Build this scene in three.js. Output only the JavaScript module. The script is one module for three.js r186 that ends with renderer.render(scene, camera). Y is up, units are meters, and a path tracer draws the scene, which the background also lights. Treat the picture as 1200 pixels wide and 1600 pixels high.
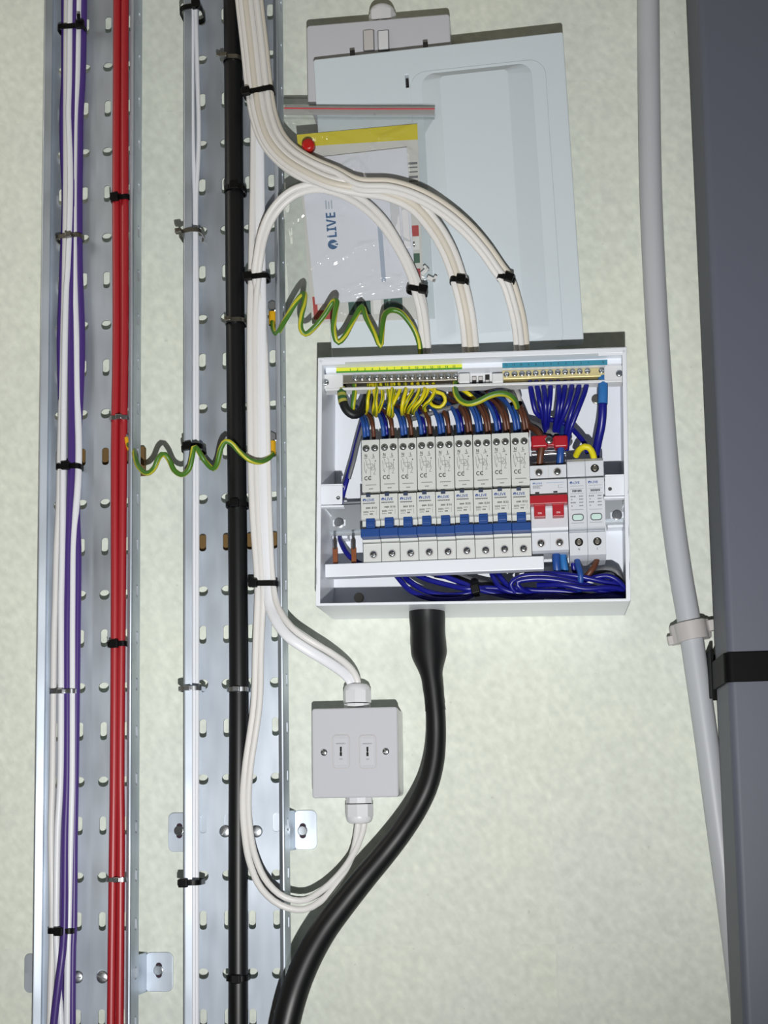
import * as THREE from 'three';
import { RoundedBoxGeometry } from 'three/addons/geometries/RoundedBoxGeometry.js';
import { mergeGeometries, toCreasedNormals } from 'three/addons/utils/BufferGeometryUtils.js';
import { ImprovedNoise } from 'three/addons/math/ImprovedNoise.js';

// ---------------------------------------------------------------- camera, light, exposure
const V = (x, y, z) => new THREE.Vector3(x, y, z);
const W = 1200, H = 1600, FOCAL = 1900, PX = 680, PY = 1050, EYE = 1.35, DIST = 1.233;
const AX = V(0.9953324809, 0.0298435956, 0.0917747910), AY = V(-0.0205809879, 0.9947477478, -0.1002663512), AZ = V(-0.0942850750, 0.0979095403, 0.9907189544);

const scene = new THREE.Scene();
scene.background = new THREE.Color(0x000000);
const camera = new THREE.PerspectiveCamera(2 * Math.atan(H / 2 / FOCAL) * 180 / Math.PI, W / H, 0.05, 20);
camera.setViewOffset(W, H, W / 2 - PX, H / 2 - PY, W, H);
camera.position.set(0, EYE, DIST);
{
  const m = new THREE.Matrix4().makeBasis(V(AX.x, AY.x, AZ.x), V(AX.y, AY.y, AZ.y), V(AX.z, AY.z, AZ.z));
  camera.quaternion.setFromRotationMatrix(m);
}
camera.updateMatrixWorld();

const renderer = new THREE.WebGLRenderer({ antialias: true });
renderer.toneMapping = THREE.LinearToneMapping;
renderer.toneMappingExposure = 1.0;
renderer.shadowMap.enabled = true;

// the photographer's work lamp, held a hand's breadth under the camera
const lampAt = V(0.012, EYE - 0.205, DIST);
const spot = new THREE.SpotLight(new THREE.Color(1.0, 1.0, 0.985), 5.3, 0, 1.10, 0.95, 2);
spot.position.copy(lampAt);
spot.target.position.set(-0.54, EYE + 0.76, 0);
spot.castShadow = true; spot.shadow.radius = 0.32; spot.shadow.mapSize.set(2048, 2048);
scene.add(spot, spot.target);
// dim fill lamp, added out of view to brighten the upper left wall
const fillLamp = new THREE.PointLight(new THREE.Color(1.0, 0.96, 0.88), 0.22, 0, 2);
fillLamp.position.set(-1.0, 2.26, 0.42); fillLamp.castShadow = true; fillLamp.shadow.radius = 6;
scene.add(fillLamp);

// ---------------------------------------------------------------- helpers
let seed = 7;
const rnd = () => (seed = (seed * 16807) % 2147483647) / 2147483647;
const rr = (a, b) => a + (b - a) * rnd();
const noise = new ImprovedNoise();
const mm = 0.001;
/** the point of the place seen at photo pixel (u, v) and standing h millimetres off the wall */
function at(u, v, h = 0) {
  const c = [(u - PX) / FOCAL, -(v - PY) / FOCAL, -1];
  const d = V(AX.x * c[0] + AX.y * c[1] + AX.z * c[2], AY.x * c[0] + AY.y * c[1] + AY.z * c[2], AZ.x * c[0] + AZ.y * c[1] + AZ.z * c[2]);
  const t = (h * mm - DIST) / d.z;
  return V(d.x * t, EYE + d.y * t, h * mm);
}
const taken = {};
function numbered(n) { taken[n] = (taken[n] ?? -1) + 1; return taken[n] ? `${n}_${String(taken[n]).padStart(3, '0')}` : n; }
function tag(o, label, category, group) { o.userData = { label, category }; if (group) o.userData.group = group; return o; }
function thing(name, label, category, pos, group, turn = 0) {
  const g = new THREE.Group(); g.name = numbered(name); g.position.copy(pos); g.rotation.z = turn; scene.add(g);
  return tag(g, label, category, group);
}
function part(parent, name, geo, mat, pos, label) {
  const m = new THREE.Mesh(geo, mat); m.name = name; m.castShadow = m.receiveShadow = true;
  if (pos) m.position.copy(pos);
  if (label) m.userData.label = label;
  parent.add(m); return m;
}
/** one-mesh thing from world-space geometry, origin moved to its middle */
function solo(name, geo, mat, label, category, group) {
  geo.computeBoundingBox(); const c = geo.boundingBox.getCenter(V(0, 0, 0)); geo.translate(-c.x, -c.y, -c.z);
  const m = new THREE.Mesh(geo, mat); m.name = numbered(name); m.position.copy(c); m.castShadow = m.receiveShadow = true;
  scene.add(m); return tag(m, label, category, group);
}
function struct(name, geo, mat, pos) {
  const m = new THREE.Mesh(geo, mat); m.name = name; m.position.copy(pos); m.castShadow = m.receiveShadow = true; m.userData.kind = 'structure'; scene.add(m); return m;
}
const rbox = (w, h, d, r = 0.6, s = 2) => new RoundedBoxGeometry(w * mm, h * mm, d * mm, s, Math.min(r, w / 2.01, h / 2.01, d / 2.01) * mm);
const box = (w, h, d) => new THREE.BoxGeometry(w * mm, h * mm, d * mm);
const P = (x, y, z) => V(x * mm, y * mm, z * mm);
const merge = gs => mergeGeometries(gs.map(g => { const h = g.index ? g.toNonIndexed() : g; for (const k of Object.keys(h.attributes)) if (!['position', 'normal', 'uv'].includes(k)) h.deleteAttribute(k); return h; }));
const moved = (g, x, y, z) => g.translate(x * mm, y * mm, z * mm);
function rshape(w, h, r, cx = 0, cy = 0, S = THREE.Shape) {
  const s = new S(), x0 = (cx - w / 2) * mm, x1 = (cx + w / 2) * mm, y0 = (cy - h / 2) * mm, y1 = (cy + h / 2) * mm; r = Math.min(r, w / 2, h / 2) * mm;
  s.moveTo(x0 + r, y0); s.lineTo(x1 - r, y0); s.absarc(x1 - r, y0 + r, r, -Math.PI / 2, 0); s.lineTo(x1, y1 - r); s.absarc(x1 - r, y1 - r, r, 0, Math.PI / 2);
  s.lineTo(x0 + r, y1); s.absarc(x0 + r, y1 - r, r, Math.PI / 2, Math.PI); s.lineTo(x0, y0 + r); s.absarc(x0 + r, y0 + r, r, Math.PI, Math.PI * 1.5); return s;
}
const hole = (w, h, r, cx, cy) => rshape(w, h, r, cx, cy, THREE.Path);
const poly = pts => { const s = new THREE.Shape(); pts.forEach(([x, y], i) => s[i ? 'lineTo' : 'moveTo'](x * mm, y * mm)); s.closePath(); return s; };
function ext(shape, depth, bevel = 0, seg = 6) {
  return new THREE.ExtrudeGeometry(shape, { depth: depth * mm, bevelEnabled: bevel > 0, bevelSize: bevel * mm, bevelThickness: bevel * mm, bevelSegments: 2, bevelOffset: -bevel * mm, curveSegments: seg });
}
/** a profile drawn in (x, z) run along y from y0 to y1 (millimetres) */
function runY(pts, y0, y1) { const g = ext(poly(pts.map(([x, z]) => [x, -z])), y1 - y0); g.rotateX(-Math.PI / 2); return g.translate(0, y0 * mm, 0); }
/** a profile drawn in (z, y) run along x, centred, w wide */
function runX(pts, w, bevel = 0.25) { const g = ext(poly(pts.map(([z, y]) => [z, y])), w - 2 * bevel, bevel); g.translate(0, 0, (-w / 2 + bevel) * mm); g.rotateY(-Math.PI / 2); g.scale(-1, 1, 1); const ix = g.getAttribute('position'); for (let i = 0; i < ix.count; i += 3) for (const k of ['position', 'normal', 'uv']) { const a = g.getAttribute(k), n = a.itemSize; for (let c = 0; c < n; c++) { const t = a.array[(i + 1) * n + c]; a.array[(i + 1) * n + c] = a.array[(i + 2) * n + c]; a.array[(i + 2) * n + c] = t; } } g.computeVertexNormals(); return g; }

/** sweep an oval of half-width a (across) and half-depth b (off the wall), mm, along world points */
function sweep(pts, a, b = a, o = {}) {
  const curve = new THREE.CatmullRomCurve3(pts, false, 'centripetal'), len = curve.getLength();
  const n = o.n ?? Math.max(6, Math.min(160, Math.round(len / (o.step ?? 0.006)))), m = o.m ?? 10;
  const pos = [], nor = [], uv = [], idx = [];
  let N = null, T0 = null;
  for (let i = 0; i <= n; i++) {
    const t = i / n, c = curve.getPointAt(t), T = curve.getTangentAt(t);
    if (!N) { N = V(0, 0, 1); if (Math.abs(T.z) > 0.9) N = V(0, 1, 0); N.addScaledVector(T, -N.dot(T)).normalize(); }
    else { const q = new THREE.Quaternion().setFromUnitVectors(T0, T); N.applyQuaternion(q); N.addScaledVector(T, -N.dot(T)).normalize(); }
    T0 = T.clone();
    const B = new THREE.Vector3().crossVectors(T, N), k = o.scale ? o.scale(t) : 1;
    for (let j = 0; j <= m; j++) {
      const w = j / m * Math.PI * 2, cs = Math.cos(w), sn = Math.sin(w);
      const p = c.clone().addScaledVector(B, cs * a * k * mm).addScaledVector(N, sn * b * k * mm);
      const nn = B.clone().multiplyScalar(cs / a).addScaledVector(N, sn / b).normalize();
      pos.push(p.x, p.y, p.z); nor.push(nn.x, nn.y, nn.z); uv.push(j / m + (o.twist ?? 0) * t * len + (o.phase ?? 0), t * len);
    }
  }
  for (let i = 0; i < n; i++) for (let j = 0; j < m; j++) { const q = i * (m + 1) + j, r = q + m + 1; idx.push(q, q + 1, r, r, q + 1, r + 1); }
  for (const [i, s] of [[0, -1], [n, 1]]) {
    const c = curve.getPointAt(i / n), T = curve.getTangentAt(i / n).multiplyScalar(s), q = pos.length / 3;
    pos.push(c.x, c.y, c.z); nor.push(T.x, T.y, T.z); uv.push(0, 0);
    for (let j = 0; j <= m; j++) { const k = (i * (m + 1) + j) * 3; pos.push(pos[k], pos[k + 1], pos[k + 2]); nor.push(T.x, T.y, T.z); uv.push(0, 0); }
    for (let j = 0; j < m; j++) s > 0 ? idx.push(q, q + 1 + j, q + 2 + j) : idx.push(q, q + 2 + j, q + 1 + j);
  }
  const g = new THREE.BufferGeometry();
  g.setAttribute('position', new THREE.Float32BufferAttribute(pos, 3)); g.setAttribute('normal', new THREE.Float32BufferAttribute(nor, 3)); g.setAttribute('uv', new THREE.Float32BufferAttribute(uv, 2)); g.setIndex(idx);
  // outward faces
  const A = V(pos[0], pos[1], pos[2]), Bv = V(pos[3], pos[4], pos[5]), C = V(pos[(m + 1) * 3], pos[(m + 1) * 3 + 1], pos[(m + 1) * 3 + 2]);
  if (Bv.sub(A).cross(C.sub(A)).dot(V(nor[0], nor[1], nor[2])) < 0) for (let i = 0; i < n * m * 6; i += 3) { const t = idx[i + 1]; idx[i + 1] = idx[i + 2]; idx[i + 2] = t; }
  g.setIndex(idx); return g;
}
/** photo points to world points; a run that leaves the frame carries on straight past its edge */
const path = (pts, h) => {
  const w = pts.map(p => at(p[0], p[1], p[2] ?? h)), n = pts.length;
  if (pts[0][1] < -20) { const k = (0.17) / Math.max(0.02, w[0].y - w[1].y); w.unshift(V(w[0].x + (w[0].x - w[1].x) * Math.min(k, 2), w[0].y + 0.17, w[0].z)); }
  if (pts[n - 1][1] > 1620) w.push(V(w[w.length - 1].x + (w[w.length - 1].x - w[w.length - 2].x) * 1.5, w[w.length - 1].y - 0.11, w[w.length - 1].z));
  return w;
};

// ---------------------------------------------------------------- textures
function canvasTex(w, h, draw, srgb = true) {
  const c = document.createElement('canvas'); c.width = w; c.height = h; const x = c.getContext('2d'); draw(x, w, h);
  const t = new THREE.CanvasTexture(c); if (srgb) t.colorSpace = THREE.SRGBColorSpace; t.anisotropy = 4; return t;
}
function dataTex(w, h, f, srgb) {
  const d = new Uint8Array(w * h * 4);
  for (let y = 0; y < h; y++) for (let x = 0; x < w; x++) { const c = f(x / w, y / h, x, y); for (let k = 0; k < 3; k++) d[(y * w + x) * 4 + k] = Math.max(0, Math.min(255, c[k])); d[(y * w + x) * 4 + 3] = 255; }
  const t = new THREE.DataTexture(d, w, h); t.magFilter = THREE.LinearFilter; t.minFilter = THREE.LinearMipmapLinearFilter; t.generateMipmaps = true; t.wrapS = t.wrapT = THREE.RepeatWrapping;
  if (srgb) t.colorSpace = THREE.SRGBColorSpace; t.needsUpdate = true; return t;
}
const fbm = (x, y, z, o = 4) => { let s = 0, a = 0.5, f = 1; for (let i = 0; i < o; i++) { s += a * noise.noise(x * f, y * f, z + i * 7.3); a *= 0.5; f *= 2.03; } return s; };

// painted board: cream emulsion with faint roller mottling, scuffs and specks
const wallMap = dataTex(1024, 1024, (u, v) => {
  const p = u * 0.83 + v * 0.55, q = v * 0.83 - u * 0.55, big = fbm(p * 5, q * 4, 1.5), fine = fbm(p * 120, q * 95, 4.2, 3), streak = fbm(p * 150 + 3, q * 34, 9.1, 3);
  const speck = fbm(u * 120, v * 120, 2.7, 2) > 0.43 ? -16 : 0;
  const k = big * 8 + fine * 20 + streak * 7 + speck;
  return [221 + k, 226 + k, 215 + k * 0.95 - big * 5];
}, true);
const wallBump = dataTex(512, 512, (u, v) => { const p = u * 0.8 + v * 0.6, q = v * 0.8 - u * 0.6, k = 128 + 80 * fbm(p * 62, q * 50, 3.3, 4) + 40 * fbm(p * 9, q * 9, 8.3, 3); return [k, k, k]; });
const zincMap = dataTex(512, 512, (u, v) => {
  const cell = fbm(u * 14, v * 10, 5.5, 3), grain = fbm(u * 110, v * 22, 1.2, 2), k = cell * 34 + grain * 16;
  return [199 + k, 207 + k, 217 + k];
}, true);
const zincRough = dataTex(256, 256, (u, v) => { const k = 152 + 60 * fbm(u * 12, v * 9, 7.7, 3) + 30 * fbm(u * 60, v * 14, 2.2, 2); return [k, k, k]; });
const earthMap = dataTex(64, 8, (u) => { const s = (u * 2) % 1; return s < 0.64 ? [70, 116, 36] : [186, 182, 46]; }, true);
const earthMap2 = dataTex(64, 8, (u) => { const s = (u * 2) % 1; return s < 0.2 ? [96, 118, 20] : [212, 196, 22]; }, true);
const ductBump = dataTex(256, 256, (u, v) => { const k = 128 + 60 * fbm(u * 50, v * 50, 3.3, 3); return [k, k, k]; });

// ---------------------------------------------------------------- materials
const std = (color, roughness = 0.5, metalness = 0, extra = {}) => new THREE.MeshPhysicalMaterial({ color, roughness, metalness, ...extra });
const M = {
  wall: std(0xffffff, 0.75, 0, { map: wallMap, bumpMap: wallBump, bumpScale: 0.0011 }),
  room: std(0x8f897c, 0.9), floor: std(0x6d6a66, 0.85),
  zinc: std(0xffffff, 1.0, 1.0, { map: zincMap, roughnessMap: zincRough }),
  steel: std(0xc9ccd0, 0.3, 1), darkSteel: std(0x8d8a82, 0.38, 1), screw: std(0xb4b7ba, 0.26, 1), brass: std(0xe6d8a2, 0.5, 0.75), barGrey: std(0xa59f95, 0.4, 1),
  copper: std(0xb4714f, 0.38, 0.9),
  white: std(0xd6d7d8, 0.35), whiteGloss: std(0xc3c4cb, 0.22), coat: std(0xe4e8f0, 0.3), lidGrey: std(0xcdd7de, 0.42),
  cableWhite: std(0xdfdddb, 0.42), cableCream: std(0xd6d0c4, 0.45), cableBright: std(0xe6e8ed, 0.4),
  purple: std(0x47307a, 0.4), red: std(0xa50c1c, 0.4, 0, { clearcoat: 1, clearcoatRoughness: 0.55 }), black: std(0x0b0c0f, 0.42), blackRough: std(0x101114, 0.5), nylon: std(0x070708, 0.45, 0, { specularIntensity: 0.45 }),
  navy: std(0x10147a, 0.34), blue: std(0x214b95, 0.42), sleeve: std(0x2a6fb2, 0.5), brown: std(0x5c3421, 0.45), grey: std(0x64666a, 0.5),
  earth: std(0xffffff, 0.4, 0, { map: earthMap }), earthBright: std(0xffffff, 0.4, 0, { map: earthMap2 }),
  yellow: std(0xd8a414, 0.45), yellowSleeve: std(0xd8cc1c, 0.45), redPlastic: std(0xa81c2a, 0.35), toggleBlue: std(0x1a4488, 0.4), rcbo: std(0xcbcecb, 0.5), device: std(0xcfd3da, 0.45),
  slotDark: std(0x1c1a18, 0.8), plastic: std(0xd8d8dc, 0.35), pipe: std(0xb9bcc2, 0.42), clip: std(0xbdb9b8, 0.5), duct: std(0x5b5f6c, 0.55, 0, { bumpMap: ductBump, bumpScale: 0.0003 }),
  strap: std(0x060607, 0.6, 0, { specularIntensity: 0.25 }), shadeStrip: std(0x6e5530, 0.9), bolt: std(0xc2c6ca, 0.42, 1), plum: std(0x33182a, 0.7), gland: std(0xdcdde1, 0.3), paper: std(0xe2e3ee, 0.55), redCap: std(0xb01c18, 0.35), rail: std(0xb4b9be, 0.42, 0.85),
  window: std(0xc9e3dc, 0.25), dark: std(0x2a2724, 0.7),
  frost: new THREE.MeshPhysicalMaterial({ color: 0xdadada, roughness: 0.45, transmission: 0.72, thickness: 0, ior: 1.45, side: THREE.DoubleSide }),
  film: new THREE.MeshPhysicalMaterial({ color: 0xf1f3f3, roughness: 0.09, transmission: 0.95, thickness: 0, ior: 1.45, side: THREE.DoubleSide }),
};

// ---------------------------------------------------------------- the room
{
  const wg = new THREE.BoxGeometry(2.6, 2.5, 0.1);
  { const uv = wg.getAttribute('uv'), p = wg.getAttribute('position'); for (let i = 0; i < uv.count; i++) uv.setXY(i, p.getX(i) / 0.9, p.getY(i) / 0.9); }
  struct('wall_back', wg, M.wall, V(0, 1.2, -0.05));
  struct('wall_front', new THREE.BoxGeometry(2.6, 2.5, 0.1), M.room, V(0, 1.2, 2.05));
  struct('wall_left', new THREE.BoxGeometry(0.1, 2.5, 2.0), M.room, V(-1.25, 1.2, 1.0));
  struct('wall_right', new THREE.BoxGeometry(0.1, 2.5, 2.0), M.room, V(1.25, 1.2, 1.0));
  struct('floor', new THREE.BoxGeometry(2.6, 0.1, 2.2), M.floor, V(0, -0.05, 1.0));
  struct('ceiling', new THREE.BoxGeometry(2.6, 0.1, 2.2), M.room, V(0, 2.45, 1.0));
  // work lamp on its stand, and the ceiling fitting added for the fill lamp
  const wl = thing('work_lamp', 'small work lamp on a thin stand under the camera', 'lamp', V(lampAt.x, 0, lampAt.z + 0.03));
  part(wl, 'base', new THREE.CylinderGeometry(0.11, 0.12, 0.015, 32), M.blackRough, V(0, 0.0075, 0));
  part(wl, 'pole', new THREE.CylinderGeometry(0.008, 0.008, lampAt.y - 0.03, 16), M.steel, V(0, (lampAt.y - 0.03) / 2 + 0.005, 0));
  part(wl, 'housing', rbox(56, 56, 36, 6), M.blackRough, V(0, lampAt.y, 0));
  part(wl, 'lens', new THREE.CylinderGeometry(0.022, 0.022, 0.004, 32).rotateX(Math.PI / 2), std(0xffffff, 0.4, 0, { emissive: 0xfff4e4, emissiveIntensity: 3 }), V(0, lampAt.y, -0.0195));
  const cl = thing('added_fill_light', 'round white bulkhead fitting added on the ceiling as unseen fill light', 'lamp', V(-1.0, 2.4, 0.42));
  part(cl, 'base', new THREE.CylinderGeometry(0.13, 0.13, 0.03, 40), M.white, V(0, -0.015, 0));
  part(cl, 'diffuser', new THREE.SphereGeometry(0.115, 32, 12, 0, Math.PI * 2, Math.PI / 2, Math.PI / 2).scale(1, 0.45, 1), std(0xffffff, 0.5, 0, { emissive: 0xfff1dc, emissiveIntensity: 0.6 }), V(0, -0.03, 0));
}

// ---------------------------------------------------------------- small shared shapes
function screwGeo(r, t = 1.2, phillips = true) {
  const s = new THREE.Shape(); s.absarc(0, 0, r * mm, 0, Math.PI * 2);
  const c = new THREE.Path(), a = r * 0.17 * mm, b = r * 0.62 * mm;
  const pts = phillips ? [[a, a], [a, b], [-a, b], [-a, a], [-b, a], [-b, -a], [-a, -a], [-a, -b], [a, -b], [a, -a], [b, -a], [b, a]] : [[a, b * 1.4], [-a, b * 1.4], [-a, -b * 1.4], [a, -b * 1.4]];
  pts.forEach(([x, y], i) => c[i ? 'lineTo' : 'moveTo'](x, y)); c.closePath(); s.holes.push(c);
  const g = ext(s, t * 0.6, r * 0.16, 8), d = new THREE.CircleGeometry(r * 0.9 * mm, 16).translate(0, 0, 0.0001);
  return merge([g, d]);
}
function domeScrewGeo(r, slot = true) {
  const prof = []; for (let i = 0; i <= 7; i++) { const a = i / 7 * Math.PI / 2; prof.push(new THREE.Vector2(Math.max(1e-6, Math.cos(a) * r * mm), Math.sin(a) * r * 0.36 * mm)); }
  const g = new THREE.LatheGeometry(prof, 24).rotateX(Math.PI / 2), list = [g];
  if (slot) list.push(moved(box(r * 1.5, r * 0.2, 0.5), 0, 0, r * 0.345));
  return merge(list);
}
function headGeo(r) {   // low domed terminal screw with a cross recess bar
  const prof = [[r, 0], [r, 0.35 * r], [0.86 * r, 0.52 * r], [0.6 * r, 0.62 * r], [0.3 * r, 0.66 * r], [1e-3, 0.67 * r]].map(([a, b]) => new THREE.Vector2(a * mm, b * mm));
  const c = [[1.5, 0.26], [0.26, 1.5]].map(([w, h]) => moved(rbox(w * r, h * r, 0.5, 0.15, 1), 0, 0, 0.6 * r));
  return merge([new THREE.LatheGeometry(prof, 20).rotateX(Math.PI / 2), ...c]).rotateZ(0.5);
}
const G = { s3: headGeo(3.0), s34: headGeo(3.4), s25: screwGeo(2.5, 1, false), s4: screwGeo(4.2), s5: screwGeo(5.2, 2), dome: domeScrewGeo(6.2), dome4: domeScrewGeo(5, false) };
const ringGeo = (r1, r2, t) => { const s = new THREE.Shape(); s.absarc(0, 0, r2 * mm, 0, Math.PI * 2); const h = new THREE.Path(); h.absarc(0, 0, r1 * mm, 0, Math.PI * 2); s.holes.push(h); return ext(s, t, 0, 16); };
G.collar3 = ringGeo(3.0, 3.5, 0.6); G.collar34 = ringGeo(3.4, 4.3, 0.6);

// ---------------------------------------------------------------- cable trays
function tray(name, label, cx, w, bolts) {
  const t = thing(name, label, 'cable tray', V(cx * mm, EYE - 0.36, 0));
  const y0 = 0, y1 = 1400, z0 = 24.5, off = -360;          // local y = world(mm) - off
  const sh = rshape(w - 2, y1, 0.1, 0, y1 / 2);
  for (let k = -2; k < 14; k++) {
    const yl = 839.6 - 96.0 * k - off, ys = 791.2 - 96.4 * k - off;
    for (const c of [-37.5, -12.5, 12.5, 37.5]) {
      if (yl > 12 && yl < y1 - 12) sh.holes.push(hole(7.4, 18.6, 3.2, c, yl));
      if (ys > 12 && ys < y1 - 12) sh.holes.push(hole(11, 10.4, 4.9, c, ys));
    }
  }
  part(t, 'base', ext(sh, 1.3, 0, 4), M.zinc, P(0, 0, z0));
  for (const s of [-1, 1]) {
    const h = z0 + 25, x = w / 2, lw = s < 0 ? 8.2 : 6.2, dr = s < 0 ? 3.2 : 5.6, prof = [[x - 1.4, h - 4], [x, h - 4], [x, h - 1.6], [x - 0.6, h - 0.4], [x - 1.8, h], [x - 2.6, h - 0.5], [x - lw, h - dr], [x - lw + 0.2, h - dr - 1.1], [x - 2.6, h - 2.0], [x - 1.4, h - 2.4]];
    const g = runY(s > 0 ? prof : prof.map(([a, b]) => [-a, b]).reverse(), y0, y1);
    const ws = rshape(21, y1, 0.1, z0 + 10.5, y1 / 2); for (let k = -4; k < 27; k++) { const y = 839.6 - 48.1 * k - off; if (y > 12 && y < y1 - 12) ws.holes.push(hole(5.5, 13, 2.6, z0 + 9, y)); }
    const wall = ext(ws, 1.4, 0, 4).rotateY(-Math.PI / 2).translate((s > 0 ? x : -x + 1.4) * mm, 0, 0);
    const g2 = merge([g, wall]);
    { const g = g2, uv = g.getAttribute('uv'), p = g.getAttribute('position'); for (let i = 0; i < uv.count; i++) uv.setXY(i, (p.getX(i) + p.getZ(i)) , p.getY(i)); }
    part(t, 'side_flange', g2, M.zinc);
  }
  for (const [u, v] of bolts) { const p = at(u, v, z0 + 1.3); const b = part(t, 'bolt', G.dome, M.bolt, V(p.x - cx * mm, p.y - t.position.y, p.z)); b.rotation.z = rr(0, 3); }
  return t;
}
M.zinc.map.repeat.set(1, 1);
tray('cable_tray', 'galvanised perforated tray carrying the purple, white and red cables', -466.5, 100, [[121, 1527], [160, 1527]]);
tray('cable_tray', 'galvanised perforated tray carrying the thick black cable and white bundle', -312.4, 102, [[352, 1299], [401, 1299]]);

function bracket(label, uL, uR, v0, v1, cx, tw, screwsAt) {
  const a = at(uL, (v0 + v1) / 2, 2), b = at(uR, (v0 + v1) / 2, 2), hgt = (at(uL, v0, 2).y - at(uL, v1, 2).y) * 1000;
  const c = (a.x + b.x) / 2 * 1000, x0 = a.x * 1000 - c, x1 = b.x * 1000 - c, l = cx - tw / 2 - c, r = cx + tw / 2 - c;
  const g = thing('tray_bracket', label, 'bracket', V(c * mm, (a.y + b.y) / 2, 0), 'stand-off brackets behind the trays');
  const rise = runY([[l - 1, 0.3], [l + 1, 0.3], [l + 3, 22], [r - 3, 22], [r - 1, 0.3], [r + 1, 0.3], [r - 1.4, 24], [l + 1.4, 24]], -hgt / 2, hgt / 2);
  part(g, 'bridge', rise, M.zinc);
  for (const s of [-1, 1]) {
    const xa = s < 0 ? x0 : r - 1, xb = s < 0 ? l + 1 : x1, w = xb - xa, sh = rshape(w, hgt, 6, (xa + xb) / 2, 0);
    const sx = screwsAt[s < 0 ? 0 : 1]; let hp = null;
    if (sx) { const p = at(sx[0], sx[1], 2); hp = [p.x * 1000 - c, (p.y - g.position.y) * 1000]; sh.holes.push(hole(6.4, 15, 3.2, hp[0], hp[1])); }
    part(g, 'fixing_tab', ext(sh, 1.6, 0.4), M.zinc, P(0, 0, 0.3));
    if (hp) { part(g, 'slot_shade', ext(rshape(6.2, 14.8, 3.1, hp[0], hp[1]), 0.5), M.plum, P(0, 0, 0.5)); part(g, 'screw', G.s5, M.screw, P(hp[0], hp[1], 2.2)); }  // plum plug in the slot stands in for the shade inside it
  }
}
bracket('zinc stand-off bracket behind the tray of red and purple cables', 38, 270, 1489, 1550, -466.5, 100, [null, [248, 1516]]);
bracket('zinc stand-off bracket behind the tray of the thick black cable', 263, 495, 1268, 1329, -312.4, 102, [[280, 1298], [473, 1298]]);
// brown strips put in as the colour of shaded wall behind the slots
function shadeStrip(label, u0, u1, v0, v1) { const a = at(u0, v0, 6), b = at(u1, v1, 6); solo('shade_strip', rbox((b.x - a.x) * 1000, (a.y - b.y) * 1000, 8, 0.5).translate((a.x + b.x) / 2, (a.y + b.y) / 2, 0.0046), M.shadeStrip, label, 'shadeStrip', 'painted shade strips behind the trays'); }
shadeStrip('brown strip of painted wall shade showing through slots behind the red cables', 62, 226, 706, 742);
shadeStrip('brown strip of painted wall shade showing through slots behind the thick black cable', 292, 443, 838, 886);

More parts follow.
